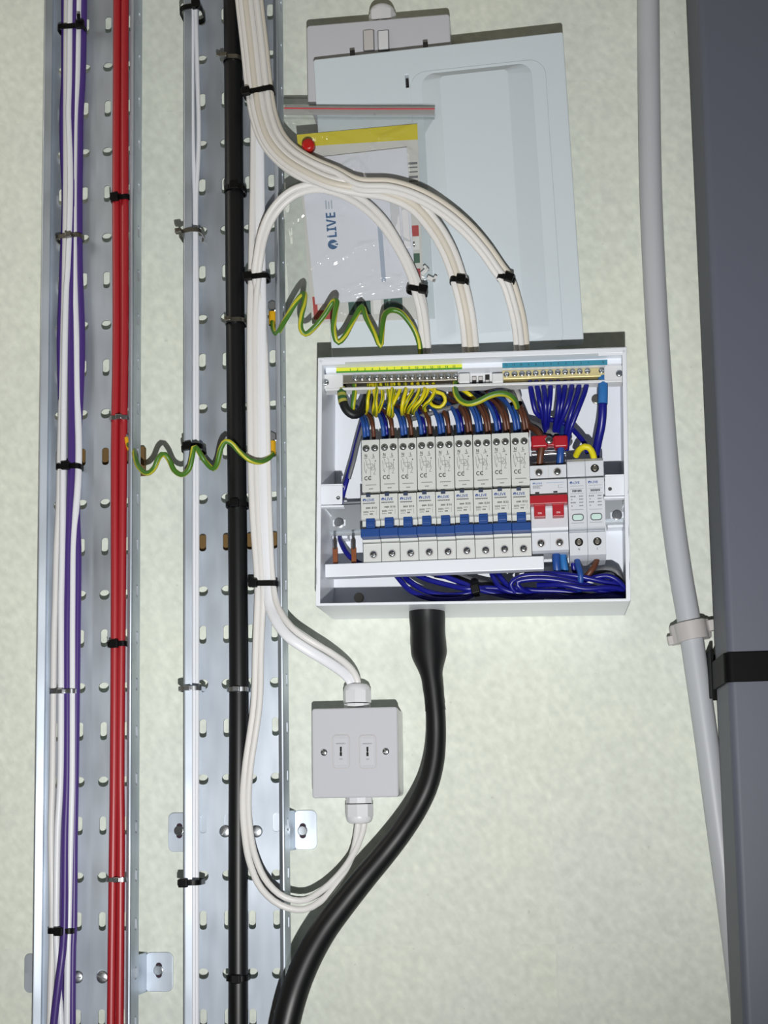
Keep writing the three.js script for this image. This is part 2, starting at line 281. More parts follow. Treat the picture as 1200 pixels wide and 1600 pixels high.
// ---------------------------------------------------------------- cables in the left tray
const cable = (name, pts, h, a, b, mat, label, group, o = {}) => solo(name, sweep(path(pts, h), a, b, o), mat, label, 'cable', group);
{
  const g = 'purple and white data cables in the left tray';
  cable('data_cable', [[111, -30], [110, 0], [109, 120], [107.6, 180], [109.5, 235], [110, 310], [106.5, 420], [104, 455], [101.6, 530], [99, 700], [98.5, 760], [97.5, 860], [95.6, 940], [95.6, 980], [94.5, 1215], [90, 1300], [88.5, 1380], [88, 1455, 33], [92, 1540, 31], [95, 1600, 31], [97, 1640, 31]], 35, 3.5, 3.4, M.cableBright, 'white cable lying uppermost down the middle of the purple pair', g);
  cable('data_cable', [[104, -30], [103, 120], [103, 240], [101, 420], [97, 600], [94, 700], [92, 790], [88.5, 860], [86.6, 940], [85, 980], [82, 1215], [80, 1300], [82, 1455], [80, 1530], [78, 1600], [77, 1640]], 30, 3.5, 3.4, M.cableWhite, 'white cable on the left edge of the purple and white run', g);
  cable('data_cable', [[124, -30], [123, 0], [121, 120], [117.7, 180], [116.5, 235], [116, 310], [116.5, 420], [117.5, 465], [119.6, 530], [121, 620], [123, 700], [121.5, 760], [117, 815], [114.5, 860], [113.7, 940], [113.6, 980], [113, 1215], [111, 1300], [107.5, 1455], [106.5, 1480], [105, 1600], [104, 1640]], 32, 3.6, 3.4, M.cableBright, 'white cable threading between two purple ones', g);
  cable('data_cable', [[100, -30], [100, 0], [100, 120], [97.5, 180], [98, 235], [101, 310], [98, 400], [96, 455], [93.4, 530], [95, 620], [97, 700], [97, 900], [97, 1200], [95, 1640]], 29.6, 3.2, 3.2, M.purple, 'purple cable leaving the left side of the white ones near the top', g);
  cable('data_cable', [[117, -30], [117, 0], [115, 120], [113, 235], [113, 310], [112, 420], [111.4, 530], [112, 700], [109, 800], [106.5, 860], [105.7, 940], [105, 980], [104.6, 1215], [102, 1300, 34], [100, 1455, 37], [97.5, 1490, 40], [91, 1540, 41], [84, 1600, 40], [81, 1640, 40]], 33, 3.9, 3.5, M.purple, 'purple cable crossing over to the left at the bottom', g);
  cable('data_cable', [[131, -30], [131, 0], [129, 120], [125.6, 180], [125, 235], [124, 310], [124.5, 420], [128, 530], [125.5, 620], [121, 700], [120, 800], [122, 860], [121.5, 940], [121, 980], [118, 1215], [116.5, 1300], [115, 1455], [113.8, 1480], [113, 1600], [113, 1640]], 30, 3.6, 3.5, M.purple, 'purple cable along the right edge of the purple and white run', g);
  const r = 'red fire alarm cables';
  const R1 = [[183, -30], [183, 0], [182.5, 120], [181.5, 310], [182, 530], [179.6, 700], [179.5, 940], [178, 1215], [177, 1300], [173.5, 1600], [173, 1640]];
  cable('fire_cable', R1, 30.2, 4.3, 4.3, M.red, 'red cable, left one of the glossy red pair', r);
  cable('fire_cable', [[195.5, -30], [195.5, 0], [195, 120], [195.2, 310], [195, 530], [192.8, 700], [190.6, 940], [188.4, 1215], [189, 1300], [187, 1600], [186.5, 1640]], 30.2, 4.2, 4.3, M.red, 'red cable, right one of the glossy red pair', r);
  cable('fire_cable', [[189, -30], [189, 300], [188.5, 560], [187, 800], [185, 1000], [183, 1300], [180.5, 1640]], 27.6, 1.7, 1.7, M.red, 'thin red wire in the groove between the red pair', r);
}
// ---------------------------------------------------------------- cables in the right tray
{
  cable('slim_cable', [[299, -30], [300, 0], [300.5, 120], [301, 200], [302.5, 260], [304, 310], [303.8, 480], [303.6, 760], [303.2, 1100], [303, 1300], [303, 1640]], 34, 2.3, 2.4, M.cableBright, 'slim white cable hugging the left flange of the right tray', 'slim white pair beside the tray flange');
  cable('slim_cable', [[304, -30], [305, 0], [308.5, 120], [310.5, 200], [309.5, 250], [306.5, 310], [307.6, 480], [308, 760], [307.8, 1100], [307.5, 1300], [307.5, 1640]], 34, 2.4, 2.4, M.cableBright, 'slim white cable bowing out beside the left flange of the right tray', 'slim white pair beside the tray flange');
  cable('armoured_cable', [[363, -30], [363.5, 0], [365, 150], [366, 300], [367.5, 480], [370.5, 760], [373, 1000], [373.5, 1100], [372.5, 1300], [372.5, 1600], [372.5, 1640]], 36, 9.7, 9.7, M.black, 'thick black armoured cable running the full height of the right tray', null, { m: 20 });
}
// ---------------------------------------------------------------- white power cables
/** where a run seen at photo column u meets the top of the consumer unit, 55 mm off the wall */
const entry = u => { let v = 545; for (let i = 0; i < 12; i++) { const p = at(u, v, 55); v += (p.y - (EYE + 0.4259 - (p.x + 0.0674) * 0.02)) * 1500; } return [u, v, 55]; };
const offsetPath = (pts, off) => pts.map(([u, v, h], i) => {
  const a = pts[Math.max(0, i - 1)], b = pts[Math.min(pts.length - 1, i + 1)], dx = b[0] - a[0], dy = b[1] - a[1], l = Math.hypot(dx, dy);
  return [u + dy / l * off, v - dx / l * off, h];
});
{
  const trunk = [[386, -35, 52], [389, 0, 53], [397, 70, 55], [405, 143, 58], [412, 182, 61], [425, 216, 66], [448, 243, 72], [481, 264, 79], [520, 281, 83]];
  const q3 = [[560, 288, 85], [610, 291, 86], [650, 303, 86], [690, 325, 84], [728, 356, 80], [758, 390, 75], [779, 420, 70], [792, 438, 67], [804, 474, 61], [812, 510, 57], entry(817)];
  const q2 = [[560, 294, 80], [605, 301, 80], [645, 319, 78], [676, 352, 75], [700, 392, 72], [717, 440, 67], [726, 476, 62], [732, 512, 57], entry(737)];
  const g = 'white power cables feeding the consumer unit';
  const run = (off, off2, dz, q, r, mat, label) => cable('power_cable', offsetPath(trunk, off).map(p => [p[0], p[1], p[2] + dz]).concat(offsetPath(q, off2).map(p => [p[0], p[1], p[2] + dz])), 0, r, r * 0.86, mat, label, g, { step: 0.005, m: 12 });
  run(18, 8, 0, q3, 3.1, M.cableCream, 'white cable on the outside of the rightmost drop into the unit');
  run(12.5, 0, 3.5, q3, 3.1, M.cableWhite, 'white cable along the middle of the rightmost drop into the unit');
  run(7, -8, 0, q3, 3.1, M.cableWhite, 'white cable on the inside of the rightmost drop into the unit');
  run(2, 9, 3, q2, 3.3, M.cableWhite, 'white cable on the outside of the middle drop into the unit');
  run(-5, 0.5, 3.8, q2, 3.5, M.cableCream, 'white cable along the middle of the middle drop into the unit');
  run(-12, -8, 1, q2, 3.5, M.cableWhite, 'white cable on the inside of the middle drop into the unit');
  // third strand of the left drop, slipping out from under the trunk
  cable('power_cable', offsetPath(trunk.slice(0, 8), -17).map(p => [p[0], p[1], p[2] - 2]).concat([[520, 291, 74], [548, 300, 71], [578, 320, 69], [606, 350, 67], [632, 394, 66], [650, 432, 64], [658, 456, 62], [665, 490, 58], entry(670)]), 0, 3.2, 2.9, M.cableWhite, 'white cable on the outside of the left drop, slipping out from under the trunk', g, { step: 0.005, m: 12 });
  // straight strands down the tray and the loops
  const s = 'white power cables in the right tray';
  cable('power_cable', [[393, -30, 48], [394, 60, 47], [396, 150, 46], [396, 210], [395, 300], [393, 400], [392.4, 432], [391, 480], [390.5, 600], [393.5, 780], [402, 905], [402.5, 930], [399.5, 1010], [396.5, 1100], [383, 1200, 47], [379.5, 1250, 52], [382, 1300, 56], [389.5, 1345, 60], [408, 1388, 63], [440, 1415, 63], [476, 1421, 56], [508, 1402, 46], [534, 1369, 36], [552, 1331, 28], [559, 1290, 23], [560, 1276, 23]], 42, 3.4, 3.1, M.cableWhite, 'white cable forming the outer bend into the lower gland of the test switch', s, { step: 0.005, m: 12 });
  cable('power_cable', [entry(662), [656, 490, 58], [648, 456, 62], [638, 424, 64], [620, 388, 66], [594, 350, 68], [562, 321, 69], [528, 303, 69], [494, 296.5, 68], [462, 305, 66], [434, 330, 62], [416, 364, 58], [408, 400, 54], [404, 432, 48], [400, 480, 43], [399, 600, 42], [402, 780, 42], [409, 905, 42], [411, 935, 42], [408, 1010, 42], [405.5, 1100, 44], [391.5, 1200, 48], [388, 1250, 52], [391, 1298, 56], [398.5, 1337, 60], [416, 1376, 62], [443, 1401, 62], [474, 1407, 56], [502, 1392, 46], [526, 1361, 37], [543, 1326, 28], [566, 1290, 23], [566.5, 1276, 23]].map((p, i, a) => i > a.length - 5 ? [p[0] + [9, 15, 3, 2][i - a.length + 4] * 0.9, p[1], p[2]] : p), 0, 3.3, 3.0, M.cableWhite, 'white cable of the upper loop, running on to the inner bend of the test switch', s, { step: 0.005, m: 12 });
  cable('power_cable', [[403, -30, 46], [404, 100, 44], [405, 200], [406, 300], [407, 400], [408, 436], [408.5, 480], [409, 600], [412, 780], [418, 905], [421, 944, 44], [432, 971, 52], [451, 995, 57], [477, 1013, 54], [507, 1031, 45], [534, 1049, 33], [547, 1062, 26], [553, 1076, 23]], 41, 5.4, 3.2, M.cableBright, 'wide flat white cable down the tray to the upper gland of the test switch', s, { step: 0.005, m: 14 });
  cable('power_cable', [entry(671.5), [663, 490, 60], [655, 456, 63], [645, 424, 65], [627, 386, 67], [601, 344, 69], [570, 314, 70], [532, 294, 71], [494, 287.5, 71], [456, 297, 70], [426, 325, 66], [409, 360, 60], [401, 398, 54], [397.5, 432, 48], [409, 482, 40], [416, 600, 40], [420, 780, 40], [426, 905, 41], [431, 938, 45], [442, 962, 52], [460, 984, 57], [486, 1002, 55], [517, 1020, 46], [544, 1040, 34], [556, 1056, 27], [561, 1076, 23]], 0, 3.4, 3.1, M.cableWhite, 'white cable of the upper loop, running on to the upper gland of the test switch', s, { step: 0.005, m: 12 });
}
// ---------------------------------------------------------------- big black tail with heat-shrink boot
{
  const pts = [[667, 951, 45], [667.3, 962, 45], [668.5, 985, 45], [670, 1015, 45], [673, 1045, 45], [677, 1075, 45], [680.5, 1110, 45], [681.5, 1150, 45], [678.5, 1188, 46], [669, 1226, 48], [652, 1262, 50], [628, 1299, 54], [601, 1334, 58], [570, 1371, 64], [538, 1411, 70], [508, 1451, 77], [485, 1490, 84], [468, 1528, 90], [456, 1564, 95], [447, 1600, 98], [440, 1640, 100]];
  const t = thing('supply_cable', 'thick black supply cable curving down from under the consumer unit', 'cable', at(667, 958, 45));
  const p = path(pts, 0).map(q => q.sub(t.position));
  part(t, 'sheath', sweep(p.slice(4), 9.7, 9.7, { m: 24, step: 0.006, scale: s => 1 + 0.36 * Math.min(1, Math.max(0, (s - 0.12) / 0.5)) }), M.black);
  part(t, 'heat_shrink_boot', sweep(p.slice(0, 7), 17.6, 17.6, { m: 28, n: 60, scale: s => { const a = Math.min(1, Math.max(0, (s - 0.42) / 0.3)), e = a * a * (3 - 2 * a); return 1 - 0.42 * e + 0.02 * Math.sin(s * 19); } }), M.black);
}

// ---------------------------------------------------------------- cable ties
/** tie round a run: centre pixel, height, half width and half depth (mm), direction of the run (degrees from upright), head position -1..1 */
function tie(label, u, v, h, hw, hd, deg, mat, head = 0.6, o = {}) {
  const g = thing('cable_tie', label, 'cable tie', at(u, v, h), null, -deg * Math.PI / 180);
  const wdt = o.wide ?? 5.2, s = rshape(2 * hw + 2.4, 2 * hd + 2.4, Math.min(hw, hd) * 0.8); s.holes.push(hole(2 * hw, 2 * hd, Math.min(hw, hd) * 0.7, 0, 0));
  part(g, 'strap', ext(s, wdt, 0, 5).translate(0, 0, -wdt / 2 * mm).rotateX(Math.PI / 2), mat);
  part(g, 'head', rbox(o.steel ? 7 : 9, o.steel ? wdt + 0.8 : 8.4, 5.4, 1), mat, P(head * (hw - 2), 0, hd + 2.4));
  if (o.tail) { const [x, y, l] = o.tail; part(g, 'tail', sweep([P(head * (hw - 2), 0, hd + 2), P(head * (hw - 2) + x * 0.5, y * 0.4, hd + l * 0.7), P(head * (hw - 2) + x, y, hd + l)], 1.9, 0.7, { n: 6, m: 8 }), mat); }
}
const K = M.nylon, S = M.steel, DS = M.darkSteel, st = { steel: true, wide: 4.4 };
tie('black cable tie round the purple and white cables near the top', 113, 47, 32, 14, 6.5, 2, K, 1.0, { tail: [3, 4, 14] });
tie('dull steel tie round the purple and white cables under their top black tie', 109, 373, 32, 13.5, 6.5, -2, DS, 0.2, st);
tie('black cable tie round the purple and white cables at the bonding lead', 109, 731, 32, 12.5, 6.5, 1, K, -0.1);
tie('bright steel tie round the purple and white cables below the bonding lead', 100, 1081, 32, 13, 6.5, 0, S, 0, st);
tie('black cable tie round the purple and white cables near the bottom', 97, 1454, 32, 12.3, 6.5, 1, K, 0);
tie('black cable tie round the red pair near the top', 189, 312, 30, 9.4, 5, -3, K, -0.6);
tie('steel tie round the red pair above the bonding lead', 187, 655, 30, 9, 5, 0, S, 0.3, st);
tie('black cable tie round the red pair below the bonding lead', 184, 1007, 30, 8.8, 5, -2, K, -0.2);
tie('shiny steel tie round the red pair near the bottom', 183, 1374, 30, 9, 5, 0, S, 0.4, st);
tie('black cable tie on the tray flange and slim white pair at the very top', 301, 23, 38, 11, 13, -4, K, 0.9, { tail: [2, -6, 6] });
tie('dull steel tie on the tray flange and slim white pair near the top', 300, 369, 38, 11, 13, -6, DS, -1.1, st);
tie('black cable tie on the tray flange under the bonding lead', 303, 703, 38, 10, 13, -5, K, -0.3);
tie('bright steel tie on the tray flange and slim white pair low down', 300, 1077, 38, 11, 13, 0, S, 0, st);
tie('black cable tie on the tray flange and slim white pair near the bottom', 299, 1378, 38, 11, 13, 0, K, -0.4);
tie('dull steel tie round the thick black cable at the top', 365, 97, 36, 10, 10, 3, DS, -0.9, { ...st, tail: [-8, 1, 3] });
tie('black cable tie round the thick black cable near the top', 368, 299, 36, 10, 10, 0, K, 0.2);
tie('steel tie round the thick black cable beside the first earth terminal', 369, 505, 36, 10, 10, -1, DS, -0.7, st);
tie('black cable tie round the thick black cable below the bonding lead', 371, 790, 36, 10, 10, 0, K, 0);
tie('bright steel tie round the thick black cable low down', 373, 1078, 36, 10, 10, 0, S, 0.1, st);
tie('black cable tie round the thick black cable near the bottom', 372.5, 1527, 36, 10, 10, 0, K, 0.1);
tie('black cable tie round the top of the white trunk of cables', 405, 146, 58, 15, 6, -8, K, -0.95);
tie('black cable tie where the white loop joins the tray run', 403, 436, 45, 11.5, 7, -3, K, -0.9);
tie('black cable tie where the white run splits towards the test switch', 414, 913, 42, 13, 5.5, 2, K, -0.95);
tie('black cable tie round the left white drop into the unit', 652, 455, 63, 9.5, 5.5, 14, K, 0.9);
tie('black cable tie round the middle white drop into the unit', 718, 441, 69, 8.4, 5.8, 12, K, 0.3);
tie('black cable tie round the right white drop into the unit', 791, 437, 68, 8, 5.5, 22, K, 0.5);

// ---------------------------------------------------------------- green and yellow bonding leads
function lead(label, pts, terminals) {
  const g = thing('bonding_lead', label, 'earth cable', at(pts[0][0], pts[0][1], pts[0][2]));
  part(g, 'wire', sweep(path(pts).map(p => p.sub(g.position)), 2.7, 2.7, { step: 0.003, m: 12, twist: 6 }), M.earth);
  for (const [u, v, su, sv, h, f] of terminals) {
    const b = at(u, v, h), s = at(su, sv, h + 3), d = s.clone().sub(b).setZ(0).normalize();
    const sl = part(g, 'terminal_sleeve', sweep([s.clone().addScaledVector(d, -0.007), s.clone().addScaledVector(d, 0.007)].map(p => p.sub(g.position)), 4.0, 3.6, { n: 6, m: 12 }), M.yellow);
    const ring = part(g, 'terminal_ring', ringGeo(2.2, 5.6, 1.0), M.steel, b.clone().sub(g.position));
    part(ring, 'nut', f ? new THREE.CylinderGeometry(0.0048, 0.0048, 0.005, 6).rotateX(Math.PI / 2) : G.dome4, M.bolt, P(0, 0, f ? 3 : 1.2));
  }
}
{
  const c1 = (X, Y, h) => [180 + X / 4.444, 650 + Y / 4.444, h], c2 = (X, Y, h) => [400 + X / 4.286, 440 + Y / 4.286, h];
  lead('wavy green and yellow bonding lead linking the two trays', [c1(95, 200, 34), c1(125, 235, 42), c1(140, 290, 56), c1(165, 355, 64), c1(222, 398, 68), c1(268, 365, 72), c1(305, 285, 74), c1(336, 262, 72), c1(372, 300, 68), c1(412, 380, 66), c1(465, 408, 66), c1(512, 370, 68), c1(535, 280, 70), c1(549, 212, 70), c1(580, 245, 64), c1(622, 312, 58), c1(680, 366, 58), c1(706, 335, 62), c1(736, 220, 68), c1(768, 174, 70), c1(808, 190, 68), c1(862, 248, 64), c1(935, 306, 60), c1(1000, 320, 54), c1(1060, 296, 44), c1(1092, 262, 35)], [[198, 686, 201, 694, 27, 1], [426, 684, 425, 700, 27, 1]]);
  lead('coiled green and yellow lead from the right tray into the consumer unit', [c2(110, 272, 32), c2(118, 320, 38), c2(140, 348, 44), c2(200, 250, 60), c2(280, 120, 72), c2(322, 78, 78), c2(322, 150, 84), c2(304, 230, 86), c2(302, 320, 84), c2(330, 352, 82), c2(380, 318, 84), c2(460, 222, 88), c2(520, 130, 92), c2(541, 130, 96), c2(527, 220, 98), c2(520, 330, 96), c2(548, 408, 92), c2(590, 372, 92), c2(640, 280, 92), c2(690, 190, 90), c2(708, 166, 88), c2(740, 245, 92), c2(795, 350, 94), c2(834, 432, 92), c2(842, 350, 92), c2(850, 270, 90), c2(866, 215, 86), c2(905, 192, 82), c2(960, 202, 80), c2(1020, 262, 76), c2(1070, 345, 70), c2(1098, 440, 62), entry(657)], [[427, 480, 426, 498, 27, 1]]);
}

// ---------------------------------------------------------------- test switch box and the switched box behind the lid
function gland(parent, x, y, z, up, s = 1) {
  const g = new THREE.Group(); g.name = 'cable_gland'; g.position.copy(P(x, y, z)); if (!up) g.rotation.z = Math.PI; parent.add(g);
  const lathe = pts => new THREE.LatheGeometry(pts.map(([r, h]) => new THREE.Vector2(r * s * mm, h * s * mm)), 28);
  part(g, 'flange', toCreasedNormals(new THREE.CylinderGeometry(0.0135 * s, 0.0135 * s, 0.006 * s, 10), 0.5), M.gland, P(0, 2.6 * s, 0));
  part(g, 'nut', toCreasedNormals(new THREE.CylinderGeometry(0.0142 * s, 0.0142 * s, 0.0125 * s, 8), 0.5), M.gland, P(0, 12.8 * s, 0));
  part(g, 'dome', lathe([[13.4, 19], [13.3, 21], [12.2, 23.6], [9.8, 25.4], [7, 26], [6, 24]]), M.gland);
  part(g, 'thread', lathe([[12, 5], [12, 7]]), M.dark);
}
{
  const a = at(487, 1107, 45), b = at(623, 1244, 45), c = at(555, 1176, 45), w = (b.x - a.x) * 1000, h = (a.y - b.y) * 1000;
  const t = thing('test_switch_box', 'white square box with two key test switches and a gland above and below', 'switch', V(c.x, c.y, 0), null, -0.004);
  part(t, 'back_box', ext(rshape(w - 1, h - 1, 4), 35, 0.8), M.whiteGloss, P(0, 0, 0.9));
  part(t, 'front_plate', ext(rshape(w, h, 3), 8, 1.6), M.whiteGloss, P(0, 0, 38));
  const loc = (u, v, z) => { const p = at(u, v, z); return P((p.x - c.x) * 1000, (p.y - c.y) * 1000, z); };
  const keyTex = canvasTex(192, 384, (x, W2, H2) => { x.fillStyle = '#c3c4cb'; x.fillRect(0, 0, W2, H2); x.fillStyle = '#6f7078'; x.textAlign = 'center'; x.font = 'bold 25px sans-serif'; x.fillText('EMERGENCY', W2 / 2, 84, 150); x.fillText('TEST', W2 / 2, 310); });
  for (const u of [533, 574.5]) {
    const k = new THREE.Group(); k.name = 'key_switch'; k.position.copy(loc(u, 1174.5, 47.6)); t.add(k);
    part(k, 'surround', ext(rshape(17, 32.5, 3.6), 1.0, 0.5), M.whiteGloss, P(0, 0, -0.3)); part(k, 'rim', (() => { const f = rshape(18.2, 33.7, 4.2); f.holes.push(hole(16.9, 32.4, 3.5, 0, 0)); return ext(f, 0.5, 0); })(), M.clip, P(0, 0, 0.02));
    part(k, 'printed_face', new THREE.PlaneGeometry(0.0125, 0.026), std(0xffffff, 0.3, 0, { map: keyTex }), P(0, 0, 1.4));
    part(k, 'keyhole', merge([moved(box(1.9, 4.2, 0.4), 0, 2.6, 1.5), moved(box(2.2, 3.6, 0.4), 0, -2.6, 1.5), moved(box(1.2, 3, 0.4), 0, 0, 1.5)]), M.slotDark);
  }
  for (const [u, v] of [[506.5, 1176], [603, 1174]]) part(t, 'screw', G.s34, M.screw, loc(u, v, 47.5));
  const ga = at(558, 1100, 23), gb = at(561.5, 1246, 23);
  gland(t, (ga.x - c.x) * 1000, h / 2, 23, true); gland(t, (gb.x - c.x) * 1000, -h / 2, 23, false);
}
{
  const a = at(479, 33, 45), b = at(703, 27, 45), w = (b.x - a.x) * 1000, h = 88, cx = (a.x + b.x) / 2, cy = (a.y + b.y) / 2 - h / 2 * mm;
  const t = thing('switched_box', 'white double surface box with two small rocker switches behind the loose cover', 'switch', V(cx, cy, 0), null, 0.005);
  part(t, 'back_box', ext(rshape(w - 1, h - 1, 4), 35, 0.8), M.whiteGloss, P(0, 0, 0.9));
  part(t, 'front_plate', ext(rshape(w, h, 3.5), 6, 1.4), M.whiteGloss, P(0, 0, 37));
  const loc = (u, v, z) => { const p = at(u, v, z); return P((p.x - cx) * 1000, (p.y - cy) * 1000, z); };
  for (const u of [576.5, 599.5]) { const r = part(t, 'rocker', ext(rshape(10.2, 20.6, 0.8), 2.2, 0.5), u < 590 ? M.clip : M.gland, loc(u, 64, 44.6)); r.rotation.x = u < 590 ? 0.09 : -0.06; }
  for (const u of [576.5, 599.5]) part(t, 'rocker_surround', (() => { const s = rshape(12, 23, 1); s.holes.push(hole(10.6, 21.4, 0.8, 0, 0)); return ext(s, 0.9, 0); })(), M.grey, loc(u, 64, 44.3));
  const g0 = at(598, 26, 23); gland(t, (g0.x - cx) * 1000, h / 2, 23, true, 1.02);
}

// ---------------------------------------------------------------- loose cover leaning on the box
const lidZ = v => 62 - (v - 98) / 427 * 24;
{
  const tl = at(487, 98, 62), tr = at(876, 60, 62), br = at(915, 526, 38);
  const c = V((tl.x + br.x) / 2, (tl.y + br.y) / 2, 0.05);
  const w = 257, h = 316, t = thing('loose_cover', 'light grey moulded consumer unit cover leaning above the open unit', 'cover', V((tl.x + br.x) / 2, (tl.y + br.y) / 2, 0.0435));
  t.rotation.order = 'ZXY'; t.rotation.z = 0.036; t.rotation.x = Math.atan(24 / 305);
  const base = rshape(w, h, 2.5); base.holes.push(hole(3.2, 13, 0.4, -33, h / 2 - 33));
  part(t, 'panel', ext(base, 12, 1.0, 5), M.lidGrey, P(0, 0, -6)); part(t, 'slot_shade_plug', box(3.4, 13.2, 4), M.slotDark, P(-33, h / 2 - 33, -2));  // dark block fills the slot in place of the shade within
  const outer = rshape(137, h - 20, 16, 38, -16), inner = outer;
  part(t, 'raised_border', ext(rshape(139, h - 18, 17, 39, -16), 1.6, 0.8, 10), M.lidGrey, P(0, 0, 5.4));
  // domed window section with sloping sides
  const lo = [-22, 99, -h / 2 + 4, h / 2 - 27], hi = [1, 70, -h / 2 + 14, h / 2 - 36], z0 = 6.5, z1 = 15, ring = (b, r, z) => { const o = []; for (const [sx, sy, a0] of [[1, 0, -90], [1, 1, 0], [0, 1, 90], [0, 0, 180]]) for (let i = 0; i <= 8; i++) { const a = (a0 + i * 11.25) * Math.PI / 180; o.push([((sx ? b[1] - r : b[0] + r) + Math.cos(a) * r) * mm, ((sy ? b[3] - r : b[2] + r) + Math.sin(a) * r) * mm, z * mm]); } return o; };
  const A = ring(lo, 15, z0), B = ring(hi, 5, z1), n = A.length, pos = [], idx = [];
  A.concat(B).forEach(p => pos.push(...p));
  for (let i = 0; i < n; i++) { const j = (i + 1) % n; idx.push(i, j, n + i, n + i, j, n + j); }
  const cI = pos.length / 3; pos.push((hi[0] + hi[1]) / 2 * mm, (hi[2] + hi[3]) / 2 * mm, z1 * mm); for (let i = 0; i < n; i++) idx.push(cI, n + i, n + (i + 1) % n);
  const g = new THREE.BufferGeometry(); g.setAttribute('position', new THREE.Float32BufferAttribute(pos, 3)); g.setIndex(idx); g.setAttribute('uv', new THREE.Float32BufferAttribute(new Float32Array(pos.length / 3 * 2), 2));
  part(t, 'dome', toCreasedNormals(g, 0.25), M.lidGrey);
  for (const [x, y] of [[-98, h / 2 + 3], [-22, h / 2 + 3]]) part(t, 'hook', merge([moved(box(5, 8, 1.6), 0, 0, 0), moved(box(7, 3, 3), 0, -3.6, 0)]), M.slotDark, P(x + 10, y, 3));
}

// ---------------------------------------------------------------- zip bag with leaflet, label sheet and cap
function slab(corners, thick, n = 1) {            // four corners TL TR BR BL (world), thickness towards the viewer
  const [a, b, c, d] = corners, pos = [], uv = [], idx = [], N = 8;
  for (const k of [1, 0]) for (let j = 0; j <= N; j++) for (let i = 0; i <= N; i++) {
    const s = i / N, t = j / N, p = a.clone().lerp(b, s).lerp(d.clone().lerp(c, s), t); p.z += k * thick * mm + 0.0012 * Math.sin(s * 3.1) * Math.sin(t * 5) * n;
    pos.push(p.x, p.y, p.z); uv.push(s, 1 - t);
  }
  const R = N + 1, S2 = R * R;
  for (let j = 0; j < N; j++) for (let i = 0; i < N; i++) { const q = j * R + i; idx.push(q, q + R, q + 1, q + 1, q + R, q + R + 1, S2 + q, S2 + q + 1, S2 + q + R, S2 + q + 1, S2 + q + R + 1, S2 + q + R); }
  const edge = (p, q) => idx.push(p, q, S2 + p, q, S2 + q, S2 + p);
  for (let i = 0; i < N; i++) { edge(i + 1, i); edge(S2 - R + i, S2 - R + i + 1); edge(i * R, (i + 1) * R); edge((i + 2) * R - 1, (i + 1) * R - 1); }
  const g = new THREE.BufferGeometry(); g.setAttribute('position', new THREE.Float32BufferAttribute(pos, 3)); g.setAttribute('uv', new THREE.Float32BufferAttribute(uv, 2)); g.setIndex(idx); 
  const f = toCreasedNormals(g, 0.6); return f;
}
